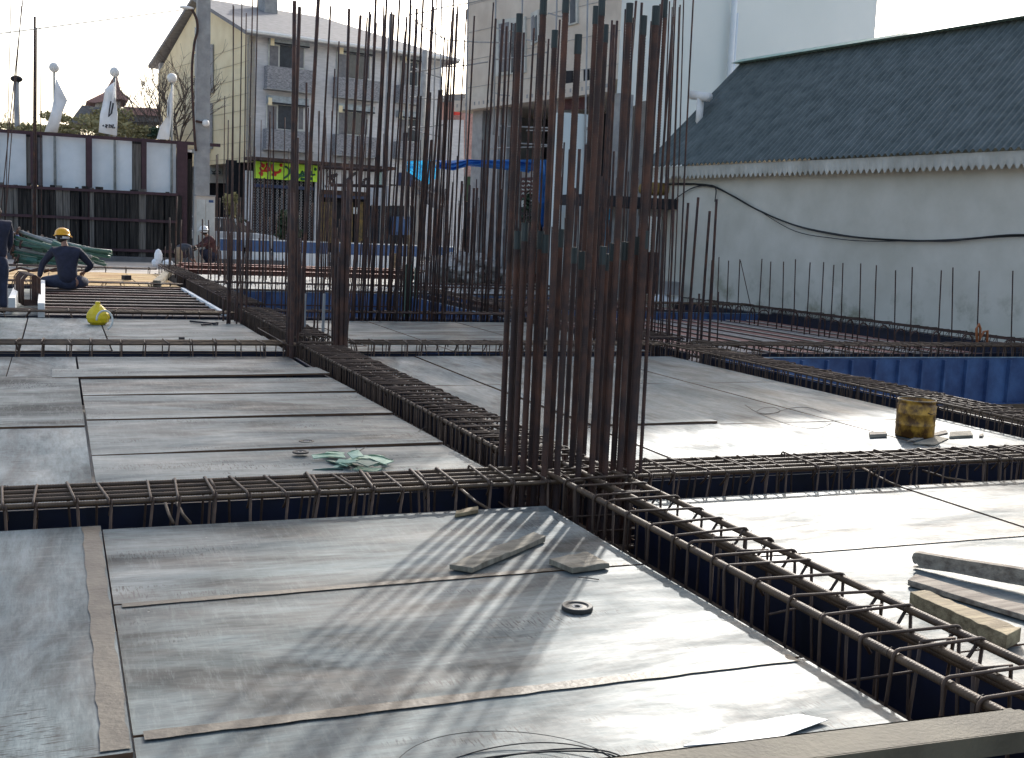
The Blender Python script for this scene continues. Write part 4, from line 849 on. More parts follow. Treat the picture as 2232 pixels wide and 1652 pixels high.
MB().extr([wl(WP.pt(s0, -1.2, 0)), wl(WP.pt(s1-.5, -1.2, 0)), wl(WP.pt(s1-.5, 3.30, 0)), wl(WP.pt(s0, 3.30, 0))], -N_*.25).build('front_wall', mw_, wroot)
MB().extr([wl(WP.pt(s1-.5, -1.2, -.26)), wl(WP.pt(s1-.5, -1.2, -2*RD)), wl(WP.pt(s1-.5, 3.3, -2*RD)), wl(WP.pt(s1-.5, RZ-.3, -RD)), wl(WP.pt(s1-.5, 3.3, -.26))], -Dv*.25).build('gable_wall', mw_, wroot)
MB().extr([wl(WP.pt(s0, -1.2, -.26)), wl(WP.pt(s0, -1.2, -2*RD)), wl(WP.pt(s0, 3.3, -2*RD)), wl(WP.pt(s0, RZ-.3, -RD)), wl(WP.pt(s0, 3.3, -.26))], Dv*.25).build('gable_wall', mw_, wroot)
def corr(oa, za, ob, zb, name):
    m = MB(); pitch = .165; nc = int((s1-s0)/pitch*6); rows_ = 15; vs = []
    for j in range(rows_+1):
        v = j/rows_
        for i in range(nc+1):
            s_ = s0+(s1-s0)*i/nc; lift = .032*math.sin(2*math.pi*(s_-s0)/pitch) + .012*((j % 5)/5.0 < .01) 
            vs.append(wl(WP.pt(s_, za+(zb-za)*v+lift, oa+(ob-oa)*v)))
    w_ = nc+1; m.add(vs, [(j*w_+i, j*w_+i+1, (j+1)*w_+i+1, (j+1)*w_+i) for j in range(rows_) for i in range(nc)])
    o = m.build(name, M['corr'], wroot, smooth=False); so_ = o.modifiers.new('solid', 'SOLIDIFY'); so_.thickness = .012; so_.offset = -1; return o
corr(.46, zE-.02, -RD, RZ, 'roof_slope'); corr(-2*RD-.4, zE, -RD-.02, RZ, 'roof_slope')
# fascia with scalloped foot
m = MB(); nc = int((s1-s0)/.165*6); tp = []; bt = []
for i in range(nc+1):
    s_ = s0+(s1-s0)*i/nc; tp.append(wl(WP.pt(s_, zE-.035, .40))); bt.append(wl(WP.pt(s_, 3.21+.05*math.sin(2*math.pi*(s_-s0)/.165), .34)))
m.add(tp+bt, [(i, i+1, nc+2+i, nc+1+i) for i in range(nc)]); o = m.build('fascia', M['fascia'], wroot); o.modifiers.new('solid', 'SOLIDIFY').thickness = .02
m = MB(); m.extr([wl(WP.pt(s0, RZ-.05, -RD+.35)), wl(WP.pt(s0, RZ+.09, -RD)), wl(WP.pt(s0, RZ-.05, -RD-.35))], Dv*(s1-s0+.08)); m.build('ridge_cap', M['ridge'], wroot)
# vent pipe on the roof
best = None
for k in range(120):
    of = .4-(RD+.4)*k/120; zz_ = zE+(RZ-zE)*(.42-of)/(RD+.42); hz = Plane(WP.pt(0, 0, of)[:2], 98).sz(1524, 262)[1]
    if best is None or abs(zz_-hz) < best[0]: best = (abs(zz_-hz), of)
pp = Plane(WP.pt(0, 0, best[1])[:2], 98); q0 = pp.hit(1524, 262); q1 = pp.hit(1527, 214); q2 = pp.hit(1508, 207); q3 = pp.hit(1546, 210)
root = empty('vent_pipe', q0, 0, 'white vent pipe with a T head standing on the corrugated roof', 'vent pipe')
MB().tube([V((0, 0, -.2)), q1-q0], .10, 12).build('riser', M['white'], root, True); MB().tube([q2-q0, q3-q0+V((0, 0, -.02))], .12, 12).build('tee_head', M['white'], root, True); MB().lathe([(.0, 0), (.085, .01)], q2-q0-(q3-q2).normalized()*.01, 12, Matrix.Rotation(R(-90), 3, 'Y')).build('dark_mouth', M['dark'], root)
# cables sagging on the wall
cp = [(1380, 412), (1440, 403), (1500, 402), (1530, 402), (1562, 407), (1600, 427), (1660, 460), (1740, 492), (1830, 511), (1900, 520), (1990, 525), (2080, 523), (2150, 518), (2240, 514), (2400, 520)]
def spl(Q, n=6):
    L = []
    for i in range(len(Q)-1):
        for k in range(n):
            t = k/n; p0, p1, p2, p3 = Q[max(i-1, 0)], Q[i], Q[i+1], Q[min(i+2, len(Q)-1)]
            L.append(.5*((2*p1)+(-p0+p2)*t+(2*p0-5*p1+4*p2-p3)*t*t+(-p0+3*p1-3*p2+p3)*t**3))
    return L+[Q[-1]]
for j, lab in enumerate(('thick black cable sagging across the cream wall', 'second cable strand twisted along the thick one on the wall', 'thin loose strand drooping under the wall cable')):
    Q = [WP.hit(x, y + (j*1.6*math.sin(i*1.7+j)) + (9 if j == 2 and i in (7, 8, 9) else 0), .06+.02*j) for i, (x, y) in enumerate(cp)]
    tag(MB().tube(spl(Q), (.020, .013, .009)[j], 6).build('wall_cable', M['cable'], smooth=True), lab, 'cable', 'cables on the cream wall', 'thing')
Q = [WP.hit(x, y, .07) for x, y in ((1470, 440), (1490, 424), (1520, 408), (1562, 406), (1563, 440))]
tag(MB().tube(spl(Q), .014, 6).build('wall_cable', M['cable'], smooth=True), 'short looping cable at the left end of the cream wall', 'cable', 'cables on the cream wall', 'thing')
ant = P(1955, 95, 6.2) if False else Plane(WP.pt(0, 0, -RD-3)[:2], 98).hit(1958, 95)
m = MB(); top = Plane(WP.pt(0, 0, -RD-3)[:2], 98).hit(1957, 38); m.tube([ant-V((0, 0, 2)), top], .015, 5); m.tube([top+Dv*.35, top-Dv*.35], .012, 5); m.tube([top-V((0, 0, .15))+Dv*.2, top-V((0, 0, .15))-Dv*.2], .01, 5)
tag(m.build('aerial', M['pole']), 'thin television aerial showing above the warehouse ridge', 'aerial', None, 'thing')

# ================================================================ WHITE TOWER
TP = Plane((22.0, 33.5), UA)
tl, _ = TP.sz(1343, 200); tr, _ = TP.sz(1908, 60); th_ = 15.6
troot = empty('tower_block', TP.pt((tl+tr)/2, 0, -6), R(UA), 'tall windowless white rendered building behind the warehouse', 'building')
def bb(root, name, a, b, z0, z1, d0, d1, m, pl):    # box in plane coordinates; root rotated like the plane
    o0 = np.array(root.location[:2]); pt = lambda s_, dd: (float(np.dot(pl.o+pl.d*s_+pl.n*dd-o0, pl.d)), float(np.dot(pl.o+pl.d*s_+pl.n*dd-o0, pl.n)))
    (x0, y0), (x1, y1) = pt(a, d0), pt(b, d1); return MB().box(((x0+x1)/2, (y0+y1)/2, (z0+z1)/2), (abs(x1-x0), abs(y1-y0), z1-z0)).build(name, m, root)
TQ = Plane(TP.pt(0, 0, 10)[:2], UA); tl2 = TQ.sz(1345, 200)[0]
def tprism(name, a, b, z0, z1, o0, o1, m): return MB().extr(local(troot, [TP.pt(a[0], z0, o0), TP.pt(b[0], z0, o0), TP.pt(b[1], z0, o1), TP.pt(a[1], z0, o1)]), (0, 0, z1-z0)).build(name, m, troot)
tprism('wall', (tl, tl2), (tr, tr), -.2, th_, 0, 10, M['tower'])
xr = (21.4-22.0)/math.cos(R(UA)); tprism('added_shade_block', (tl+.2, tl2), (xr, xr), th_+.002, 30, .6, 9.5, M['tower'])  # unseen upper block, added so its shadow covers the left of the deck
bb(troot, 'parapet', tl-.1, tr+.1, th_, th_+.25, -.1, .15, M['fascia'], TP)
for px, r_ in ((1583, .10), (1590, .06)):
    s_, z_ = TP.sz(px, 100); m = MB(); p = TP.pt(s_, 0, -.2)-troot.location; lp = local(troot, [TP.pt(s_, 0, -.25), TP.pt(s_, th_-.3 if px < 1586 else 9, -.25)])
    m.tube(lp, r_, 10).build('down_pipe', M['panel'], troot, True)

# ================================================================ BEIGE BUILDING UNDER CONSTRUCTION
BP = Plane((13.0, 36.0), 101.5)          # n points left, towards the site
bn, _ = BP.sz(1345, 200); bf, _ = BP.sz(1014, 200)
broot = empty('stone_building', BP.pt((bn+bf)/2, 0, -4), R(101.5), 'beige stone faced building with scaffolding and open ground floor', 'building')
zs0 = BP.sz(1162, 226)[1]; zs1 = BP.sz(1162, 198)[1]
HB = 12.5
BQ = Plane(BP.pt(0, 0, -7)[:2], 101.5); bn2 = BQ.sz(1343, 200)[0]
def bprism(name, a, b, z0, z1, o0, o1, m): return MB().extr(local(broot, [BP.pt(a[0], z0, o0), BP.pt(b[0], z0, o0), BP.pt(b[1], z0, o1), BP.pt(a[1], z0, o1)]), (0, 0, z1-z0)).build(name, m, broot)
bprism('stone_wall', (bn, bn2), (bf, bf), zs1, HB, 0, -7, M['beige'])
bprism('balcony_band', (bn, bn2), (bf+.1, bf), zs0, zs1-.002, .35, -7, M['beige'])
for i in range(60):
    s_ = bn+(bf-bn)*i/59; bb(broot, 'band_slot', s_, s_+.08, zs0+.12, zs1-.16, .34, .356, M['conc'], BP) if i % 2 == 0 else None
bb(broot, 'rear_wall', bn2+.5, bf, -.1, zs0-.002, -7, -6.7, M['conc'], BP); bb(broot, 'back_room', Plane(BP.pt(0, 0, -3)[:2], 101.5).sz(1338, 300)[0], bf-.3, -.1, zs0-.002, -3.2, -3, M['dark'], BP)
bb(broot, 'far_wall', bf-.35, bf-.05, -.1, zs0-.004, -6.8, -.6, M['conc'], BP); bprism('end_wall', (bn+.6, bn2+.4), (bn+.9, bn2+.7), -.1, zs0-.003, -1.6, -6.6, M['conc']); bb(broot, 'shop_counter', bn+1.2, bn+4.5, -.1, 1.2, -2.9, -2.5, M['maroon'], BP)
for px0, px1 in ((1024, 1045), (1062, 1084), (1088, 1100), (1195, 1212), (1318, 1340)):
    a_, _ = BP.sz(px0, 400); b_, _ = BP.sz(px1, 400); bb(broot, 'ground_column', min(a_, b_), max(a_, b_), -.1, zs0-.002, -.5, -.02, M['conc'], BP)
for lab, r_ in (('side_window', (1083, 45, 1148, 167)), ('side_window', (1228, -70, 1262, 60)), ('side_window', (1160, 30, 1176, 100))):
    x0, y0, x1, y1 = r_; m = MB(); quadpx(m, BP, [(x0, y1), (x1, y1-9), (x1, y0-9), (x0, y0)], .0, .06); m.v = [tuple(local(broot, [v])[0]) for v in m.v]; o = m.build('window_frame', M['fascia'], broot)
    for (u0, u1) in ((.12, .46), (.54, .88)):
        m = MB(); xa, xb = x0+(x1-x0)*u0, x0+(x1-x0)*u1; quadpx(m, BP, [(xa, y1-8), (xb, y1-12), (xb, y0+3), (xa, y0+8)], .061, .01); m.v = [tuple(local(broot, [v])[0]) for v in m.v]; m.build('pane', M['curtain'] if u0 < .3 else M['glass'], o)
for (x0, y0, x1, y1, m_) in ((1236, 155, 1250, 207, 'dark'), (1276, 152, 1286, 190, 'dark'), (1232, 190, 1282, 240, 'maroon'), (1130, 375, 1170, 388, 'conc'), (1128, 388, 1168, 432, 'maroon'), (1128, 438, 1166, 452, 'fascia')):
    m = MB(); quadpx(m, BP, rect(x0, y0, x1, y1, -.05), .02, .05); m.v = [tuple(local(broot, [v])[0]) for v in m.v]; m.build('hanging_panel' if m_ != 'dark' else 'dark_opening', M[m_], broot)
m = MB()
for j in range(4):
    for k in range(9):
        x = 1131+4*k; y = 396+9*j; a = BP.hit(x, y, .08); b = BP.hit(x+2.5, y-3+(k*7+j*3) % 5, .08); c = BP.hit(x+3.5, y+1, .08); m.tube(local(broot, [a, b, c]), .02, 4)
m.build('sign_script', M['fascia'], broot)
# slab courses on the wall
m = MB()
for i in range(9):
    z_ = zs1+.9*i+.4; m.tube(local(broot, [BP.pt(bn, z_, .004), BP.pt(bf, z_, .004)]), .012, 4)
m.build('slab_joints', M['conc'], broot)
# scaffold poles and ropes
zs = lambda x, y: (933+x*.2541, y*.2541)
sc2 = [((20, 160), (330, 95)), ((330, 95), (830, 0)), ((60, 195), (360, 370)), ((360, 370), (930, 400)), ((40, 640), (330, 600)), ((330, 600), (720, 560)), ((770, 540), (1240, 480)), ((780, 270), (940, 300)), ((35, 850), (500, 880)), ((770, 820), (910, 845)), ((20, 1110), (340, 1090)), ((60, 600), (300, 690)),
       ((1060, 375), (1230, 395)), ((760, 1100), (1700, 1120)), ((1000, 1250), (1700, 1270)), ((1060, 1140), (1640, 1130)), ((1250, 150), (1420, 185)), ((40, 1120), (300, 1190)), ((300, 860), (480, 880)), ((720, 1290), (1650, 1250))]
for i, (a, b) in enumerate(sc2):
    p0 = BP.hit(*zs(*a), .9); p1 = BP.hit(*zs(*b), .9)
    if (p1-p0).length > 15: continue
    tag(MB().tube([p0, (p0+p1)/2-V((0, 0, .03)), p1], .022, 5).build('scaffold_rail', M['conc'], smooth=True), 'thin scaffold rail across the beige wall, %s' % ['topmost one left of the window', 'topmost one over the window', 'upper one sloping down at the left corner', 'upper one passing under the window head', 'one left of the window foot', 'one under the window sill', 'one right of the window sill', 'short one right of the window', 'one just above the balcony band', 'one on the balcony band', 'one below the balcony at the left', 'sloping one left of the balcony', 'short upper one behind the big column', 'long one below the balcony', 'long one at shop sign height', 'middle one behind the big column', 'short top one behind the big column', 'sloping one at the lower left', 'short one at the left corner', 'lowest one above the tarpaulin'][i], 'scaffold rail', 'rails of the light scaffold', 'thing')
for i, (px, y0, y1, lean) in enumerate(sorted(((1003, -30, 420, 6), (1016, -30, 500, 4), (1075, -30, 430, 4), (1138, -30, 300, 3), (1271, -30, 420, 6), (1195, -30, 500, 5), (1340, -30, 460, 5), (944, 20, 480, 8)))):
    p0 = BP.hit(px-lean, y1, 1.0); p1 = BP.hit(px+lean, y0, 1.0); p0 = V((p1.x, p1.y, .0)) if False else p0
    tag(MB().tube([p0, p1], .025, 6).build('scaffold_pole', M['conc'], smooth=True), 'thin upright scaffold pole before the beige stone wall, %s from the left' % ['first', 'second', 'third', 'fourth', 'fifth', 'sixth', 'seventh', 'eighth'][i], 'scaffold pole', 'poles of the light scaffold', 'thing')

# ================================================================ GREY AND YELLOW BUILDING
oG = PY(541, 300, 56.0); GF = Plane(oG, UA); GS = Plane(oG, 90+UA)
GF.n = -GF.n  # n towards the camera
aR, zR = GF.sz(962, 150); zEv = GF.sz(541, 68)[1]; dS, _ = GS.sz(345, 200)
groot = empty('corner_building', GF.pt(aR/2, 0, -dS/2), 0, 'three storey corner building, yellow clad gable and grey brick front', 'building')
g_ = lambda p: V(p)-groot.location
zSh = GF.sz(600, 352)[1]          # canopy height
def prismG(name, pts, off, m): return MB().extr([g_(p) for p in pts], off).build(name, m, groot)
U_ = V((GF.d[0], GF.d[1], 0)); Vv = V((GS.d[0], GS.d[1], 0))
prismG('brick_front', [GF.pt(0, zSh, 0), GF.pt(aR, zSh, 0), GF.pt(aR, zEv, 0), GF.pt(0, zEv, 0)], Vv*.3, M['greystone'])
rz_ = GS.sz(447, -4)[1]; rs_ = dS*.5
prismG('yellow_gable', [GS.pt(0, zSh-.1, 0), GS.pt(dS, zSh-.1, 0), GS.pt(dS, zEv-.6, 0), GS.pt(rs_, rz_, 0), GS.pt(0, zEv, 0)], U_*.3, M['yellow'])
prismG('rear_wall', [GF.pt(0, 0, -dS), GF.pt(aR, 0, -dS), GF.pt(aR, zEv, -dS), GF.pt(0, zEv, -dS)], Vv*-.3, M['greystone'])
prismG('side_wall', [GF.pt(aR, 0, -.3), GF.pt(aR, 0, -dS+.3), GF.pt(aR, zEv, -dS+.3), GF.pt(aR, zEv, -.3)], U_*-.3, M['greystone'])
# roof: gable at left, hip at right
rr0 = GF.pt(-.4, rz_+.15, -rs_); rr1 = GF.pt(aR*.66, rz_+.1, -rs_); e0 = GF.pt(-.4, zEv-.1, .7); e1 = GF.pt(aR+.7, zEv-.1, .7); e2 = GF.pt(aR+.7, zEv-.1, -dS-.7); e3 = GF.pt(-.4, zEv-.1, -dS-.7)
m = MB(); vs = [g_(p) for p in (e0, e1, rr1, rr0, e2, e3)]; m.add(vs, [(0, 1, 2, 3), (1, 4, 2), (4, 5, 3, 2)]); ro = m.build('roof', M['roofg'], groot); sd_ = ro.modifiers.new('solid', 'SOLIDIFY'); sd_.thickness = .18
MB().tube([g_(e0), g_(e1)], .09, 6).build('gutter', M['white'], groot)
cpx = [(577, 30), (605, 34), (606, -20), (579, -26)]
CPl = Plane(GF.pt(0, 0, -rs_*.8)[:2], UA); m = MB(); m.extr([g_(CPl.hit(*c)) for c in cpx], Vv*1.2); m.build('chimney', M['conc'], ro)
for (x0, y0, x1, y1, m_) in ((458, 97, 467, 202, 'conc'), (457, 225, 465, 325, 'conc'), (428, 60, 434, 112, 'glass'), (427, 118, 433, 165, 'glass'), (426, 170, 432, 220, 'glass'), (425, 226, 431, 285, 'glass')):
    m = MB(); m.extr([g_(GS.hit(x, y, .03)) for x, y in rect(x0, y0, x1, y1, -.02)], U_*-.06); o = m.build('slot_window', M[m_], groot)
m = MB()
for i in range(13):
    z_ = zSh+.1+(.75*i)
    if z_ < zEv-.3: m.tube([g_(GS.pt(.02, z_, .02)), g_(GS.pt(dS-.02, z_, .02))], .008, 4)
m.build('cladding_joints', M['wood'], groot)
wins = [((584, 98, 663, 150), (585, 83, 669, 101), (575, 150, 674, 198)), ((733, 117, 806, 173), (735, 103, 811, 119), (725, 174, 819, 216)), ((872, 135, 916, 188), (872, 122, 921, 135), (862, 189, 923, 226)),
        ((579, 229, 662, 284), (580, 213, 667, 230), (573, 285, 672, 328)), ((735, 244, 801, 295), (733, 230, 811, 245), (723, 297, 814, 340)), ((870, 259, 918, 310), (863, 244, 918, 259), (857, 311, 918, 345))]
def gq(name, r_, off, th, m_, parent=None, sl=.09):
    m = MB(); x0, y0, x1, y1 = r_; y0c = y0; a = [GF.hit(x, y) for x, y in ((x0, y1), (x1, y1), (x1, y0), (x0, y0))]
    zt = (a[2].z+a[3].z)/2; zb = (a[0].z+a[1].z)/2; sa = GF.sz(x0, (y0+y1)/2)[0]; sb = GF.sz(x1, (y0+y1)/2)[0]
    pts = [g_(GF.pt(s_, z_, off)) for s_, z_ in ((sa, zb), (sb, zb), (sb, zt), (sa, zt))]; return m.extr(pts, -Vv*th).build(name, M[m_], parent or groot)
for i, (wr, bx, ap) in enumerate(wins):
    x0, y0, x1, y1 = wr; fr_ = gq('window', wr, .01, .06, 'fascia'); w_ = x1-x0
    gq('pane', (x0+w_*.03, y0+2, x0+w_*.27, y1-2), .071, .012, 'curtain', fr_); gq('pane', (x0+w_*.31, y0+2, x0+w_*.82, y1-2), .071, .012, 'glass', fr_); gq('pane', (x0+w_*.85, y0+2, x0+w_*.97, y1-2), .071, .012, 'curtain', fr_)
    gq('shutter_box', bx, .02, .32, 'boxg'); gq('box_slot', (bx[0], bx[3]-3, bx[2], bx[3]), .345, .01, 'dark'); gq('shutter_end', (bx[0]-1, bx[1]+1, bx[0]+7, bx[3]), .345, .02, 'yellow'); a_ = gq('stone_apron', ap, .02, .45, 'apron'); gq('apron_sill', (ap[0]-2, ap[3], ap[2]+2, ap[3]+3), .02, .55, 'conc', a_)
# shop floor
def band(name, x0, x1, ya, yb, off, th, m_): return gq(name, (x0, ya, x1, yb), off, th, m_)
zc0 = GF.sz(690, 365)[1]
o = prismG('canopy', [GF.pt(-.2, zSh-.05, .02), GF.pt(GF.sz(842, 365)[0], zSh-.05, .02), GF.pt(GF.sz(842, 365)[0], zSh+.1, .02), GF.pt(-.2, zSh+.1, .02)], -Vv*1.1, M['rust'])
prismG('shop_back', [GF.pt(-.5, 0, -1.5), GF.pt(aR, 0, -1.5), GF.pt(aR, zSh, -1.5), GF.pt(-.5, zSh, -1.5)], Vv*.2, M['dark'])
for x0, x1 in ((533, 548), (684, 697), (828, 846), (925, 940)): gq('pilaster', (x0, 372, x1, 560), .0, .12, 'greystone')
gq('upper_shop_wall', (846, 350, 962, 405), .0, .1, 'greystone')
# lattice shop grille
m = MB(); sa = GF.sz(549, 450)[0]; sb = GF.sz(684, 450)[0]; zt = GF.sz(600, 402)[1]; st = .26; k = 0
s_ = sa
while s_ < sb:
    z_ = .3
    while z_ < zt: m.tube([g_(GF.pt(s_, z_, -.05)), g_(GF.pt(s_+st/2, z_+st/2, -.05)), g_(GF.pt(s_, z_+st, -.05))], .028, 4); m.tube([g_(GF.pt(s_+st*.5, z_, -.07)), g_(GF.pt(s_, z_+st/2, -.07)), g_(GF.pt(s_+st*.5, z_+st, -.07))], .028, 4); z_ += st
    s_ += st*.95
m.build('shop_grille', M['grille'], groot)
gq('grille_header', (548, 404, 684, 411), .0, .08, 'bin'); 
for x0, x1, m_ in ((705, 722, 'amber'), (726, 738, 'amber'), (742, 752, 'dark'), (756, 778, 'amber'), (790, 800, 'amber'), (806, 826, 'conc')): gq('shop_goods', (x0, 440, x1, 530), -.6, .1, m_)
gq('shop_lintel', (697, 416, 828, 426), .0, .15, 'rust'); gq('blue_awning_bar', (702, 427, 828, 433), .05, .1, 'bin'); gq('poster', (768, 452, 778, 466), .12, .02, 'white')
# signs (things of their own)
def sign(label, corners, m_, name='shop_sign'):
    a = [GF.hit(x, y, .0) for x, y in corners]; zt = (a[2].z+a[3].z)/2; zb = (a[0].z+a[1].z)/2; sa = GF.sz(*corners[0])[0]; sb = GF.sz(*corners[1])[0]
    root = empty(name, GF.pt((sa+sb)/2, zb, .25), 0, label, 'shop sign', 'signs over the shops')
    pts = [GF.pt(s_, z_, .16)-root.location for s_, z_ in ((sa, zb), (sb, zb), (sb, zt), (sa, zt))]; MB().extr(pts, -Vv*.12).build('sign_face', M[m_], root); return root
def strokes(root, zf, L, r, m_, name='lettering'):
    m = MB()
    for st_ in L:
        q_ = [GF.hit(*zf(*p), .295)-root.location for p in st_]
        if len(q_) == 1: m.ball(q_[0], r*1.4, 5)
        else: m.tube(spl(q_, 3), r, 5)
    return m.build(name, M[m_], root)
zf = lambda x, y: (533+x*.1493, 320+y*.1493)
s1_ = sign('lime green shop sign with red and dark green Persian lettering', ((550, 389), (689, 396), (690, 360), (553, 353)), 'sign')
strokes(s1_, zf, [[(590, 300), (610, 330), (622, 370), (600, 415), (570, 440), (535, 462)], [(690, 300), (712, 330), (705, 370), (680, 400)], [(740, 390), (760, 412), (790, 402), (812, 360), (826, 398), (855, 412), (885, 385), (872, 345), (850, 370), (870, 395)], [(718, 440), (735, 475), (760, 440), (800, 425), (880, 430)],
                  [(930, 350), (935, 400), (960, 412), (992, 405)], [(940, 465)], [(800, 468)], [(825, 472)], [(640, 300), (650, 400), (680, 410)], [(1000, 330)], [(560, 300), (580, 290)]], .055, 'green', 'green_lettering')
strokes(s1_, zf, [[(195, 300), (215, 345), (250, 352), (285, 350), (318, 350), (322, 310), (290, 300), (272, 335), (300, 360)], [(205, 235), (235, 265), (260, 270)], [(215, 270), (250, 300)], [(372, 255), (368, 300), (378, 352), (420, 378), (462, 374), (490, 352), (486, 325)], [(180, 392), (212, 372), (222, 400), (200, 420)], [(385, 405)], [(412, 405)], [(300, 260)], [(500, 270)]], .06, 'red', 'red_lettering')
s2_ = sign('white shop sign with dark bird like calligraphy and a teal end panel', ((697, 415), (812, 418), (812, 374), (697, 368)), 'signw')
strokes(s2_, zf, [[(1160, 345), (1175, 355)], [(1190, 450), (1220, 425), (1260, 415), (1315, 408), (1265, 440), (1205, 450)], [(1200, 520), (1225, 470), (1250, 480), (1275, 515), (1235, 540), (1205, 520)], [(1150, 560), (1165, 595)], [(1430, 525), (1480, 470), (1540, 420), (1600, 380)], [(1640, 550), (1670, 520), (1700, 520), (1690, 550), (1650, 560)], [(1700, 490), (1740, 470), (1770, 485)], [(1510, 500), (1540, 510)]], .07, 'ink')
s3_ = sign('small teal end panel beside the white calligraphy sign', ((813, 418), (828, 419), (828, 376), (813, 375)), 'signt')
strokes(s3_, zf, [[(1890, 490), (1910, 500), (1930, 485)], [(1900, 530), (1930, 525)], [(1870, 590), (1900, 575), (1930, 585)], [(1880, 600), (1895, 605)]], .03, 'ink')
# lower left shop under the gable
GL = Plane(GS.hit(452, 333)[:2], UA); GL.n = -GL.n
lroot = empty('garage_shop', GL.pt(0, 0, 0), 0, 'low grey shopfront with a dark doorway under the yellow gable', 'shopfront')
def lq(name, cs, off, th, m_): return MB().extr([GL.hit(x, y, off)-lroot.location for x, y in cs], -Vv*-th).build(name, M[m_], lroot)
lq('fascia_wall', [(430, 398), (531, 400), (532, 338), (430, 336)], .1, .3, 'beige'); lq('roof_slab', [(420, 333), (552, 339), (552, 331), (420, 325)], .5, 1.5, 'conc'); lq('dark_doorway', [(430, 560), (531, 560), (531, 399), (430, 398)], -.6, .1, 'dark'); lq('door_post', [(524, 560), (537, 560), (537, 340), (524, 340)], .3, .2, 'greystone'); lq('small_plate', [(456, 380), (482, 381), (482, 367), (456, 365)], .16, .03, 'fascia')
strokes_pts = [[(458, 372), (463, 375), (470, 371), (478, 376)], [(460, 378), (468, 379), (477, 378)]]
m = MB()
for st_ in strokes_pts: m.tube(spl([GL.hit(x, y, .2)-lroot.location for x, y in st_], 3), .03, 4)
m.build('plate_lettering', M['ink'], lroot)
# small buildings right of it
HP = Plane(PY(1010, 300, 60)[:2], UA); HP.n = -HP.n
hroot = empty('brick_house', HP.pt(0, 0, 0), 0, 'distant brick house squeezed between the grey and the beige buildings', 'house')
def hq(name, cs, off, th, m_): return MB().extr([HP.hit(x, y, off)-hroot.location for x, y in cs], Vv*th).build(name, M[m_], hroot)
hq('house_wall', [(955, 560), (1120, 560), (1120, 215), (955, 222)], 0, 5, 'pink'); hq('roof_edge', [(950, 224), (1125, 214), (1125, 203), (975, 206)], .4, 5.5, 'roofg'); hq('plaster_front', [(957, 560), (1005, 560), (1005, 262), (957, 262)], .3, .2, 'greystone'); hq('red_sign', [(980, 252), (992, 252), (992, 233), (980, 233)], .55, .1, 'red'); hq('shop_opening', [(1010, 560), (1120, 560), (1120, 440), (1010, 440)], .3, .2, 'dark'); hq('shop_fascia', [(1010, 438), (1120, 438), (1120, 385), (1010, 385)], .3, .3, 'leafd')
# kiosk right of the grey building
KP = Plane(PY(900, 450, 50)[:2], UA); KP.n = -KP.n
kroot = empty('kiosk', KP.pt(0, 0, 0), 0, 'pale kiosk with a dark sloping awning in front of the grey building corner', 'kiosk')
def kq(name, cs, off, th, m_): return MB().extr([KP.hit(x, y, off)-kroot.location for x, y in cs], Vv*th).build(name, M[m_], kroot)
kq('kiosk_wall', [(848, 448), (925, 448), (925, 405), (848, 405)], 0, 2, 'greystone'); kq('awning', [(866, 404), (930, 410), (915, 374), (868, 376)], .6, .6, 'bin'); kq('kiosk_front', [(850, 555), (925, 555), (925, 449), (850, 449)], -.2, 1.8, 'glass'); kq('blue_crates', [(856, 512), (902, 512), (902, 472), (856, 472)], .1, .25, 'carb')
for x0 in (872, 888, 912): kq('white_post', [(x0, 555), (x0+3, 555), (x0+3, 449), (x0, 449)], .1, .1, 'white')

# ================================================================ TARPAULINS
def tarp(label, top, bot, Y, m_, sag=.1):
    n = len(top); k = 5; vs = []; rd = random.Random(n+len(label))
    for j in range(k+1):
        for i in range(n):
            a = PY(*top[i], Y+rd.uniform(-.15, .15)); b = PY(*bot[i], Y+rd.uniform(-.25, .25)); p = a.lerp(b, j/k); p += V((0, rd.uniform(-.16, .16), rd.uniform(-.03, .03))); vs.append(p)
    m = MB(); m.add(vs, [(j*n+i, j*n+i+1, (j+1)*n+i+1, (j+1)*n+i) for j in range(k) for i in range(n-1)]); o = m.build('tarpaulin', M[m_], smooth=False); s_ = o.modifiers.new('solid', 'SOLIDIFY'); s_.thickness = .01
    return tag(o, label, 'tarpaulin', 'blue tarpaulins', 'thing')
tarp('bright turquoise tarpaulin bunched under the kiosk roof', [(885, 350), (903, 349), (925, 350), (950, 349)], [(886, 372), (906, 386), (930, 404), (950, 388)], 46, 'tarpl')
tarp('long blue tarpaulin strip stretched along the ground floor of the beige building', [(950, 349), (985, 351), (1020, 346), (1060, 348), (1100, 346), (1140, 347), (1172, 348), (1212, 350)], [(952, 368), (985, 372), (1020, 362), (1060, 364), (1100, 370), (1140, 374), (1168, 380), (1212, 376)], 33, 'tarp')
tarp('dark blue tarpaulin hanging down beside the big column', [(1172, 350), (1185, 350), (1200, 350), (1212, 350)], [(1172, 470), (1185, 500), (1200, 560), (1212, 470)], 32.5, 'tarp')
tarp('white and lilac net hanging below the turquoise tarpaulin', [(902, 378), (915, 384), (930, 398), (940, 402)], [(905, 420), (925, 440), (950, 455), (968, 450)], 46.3, 'curtain')

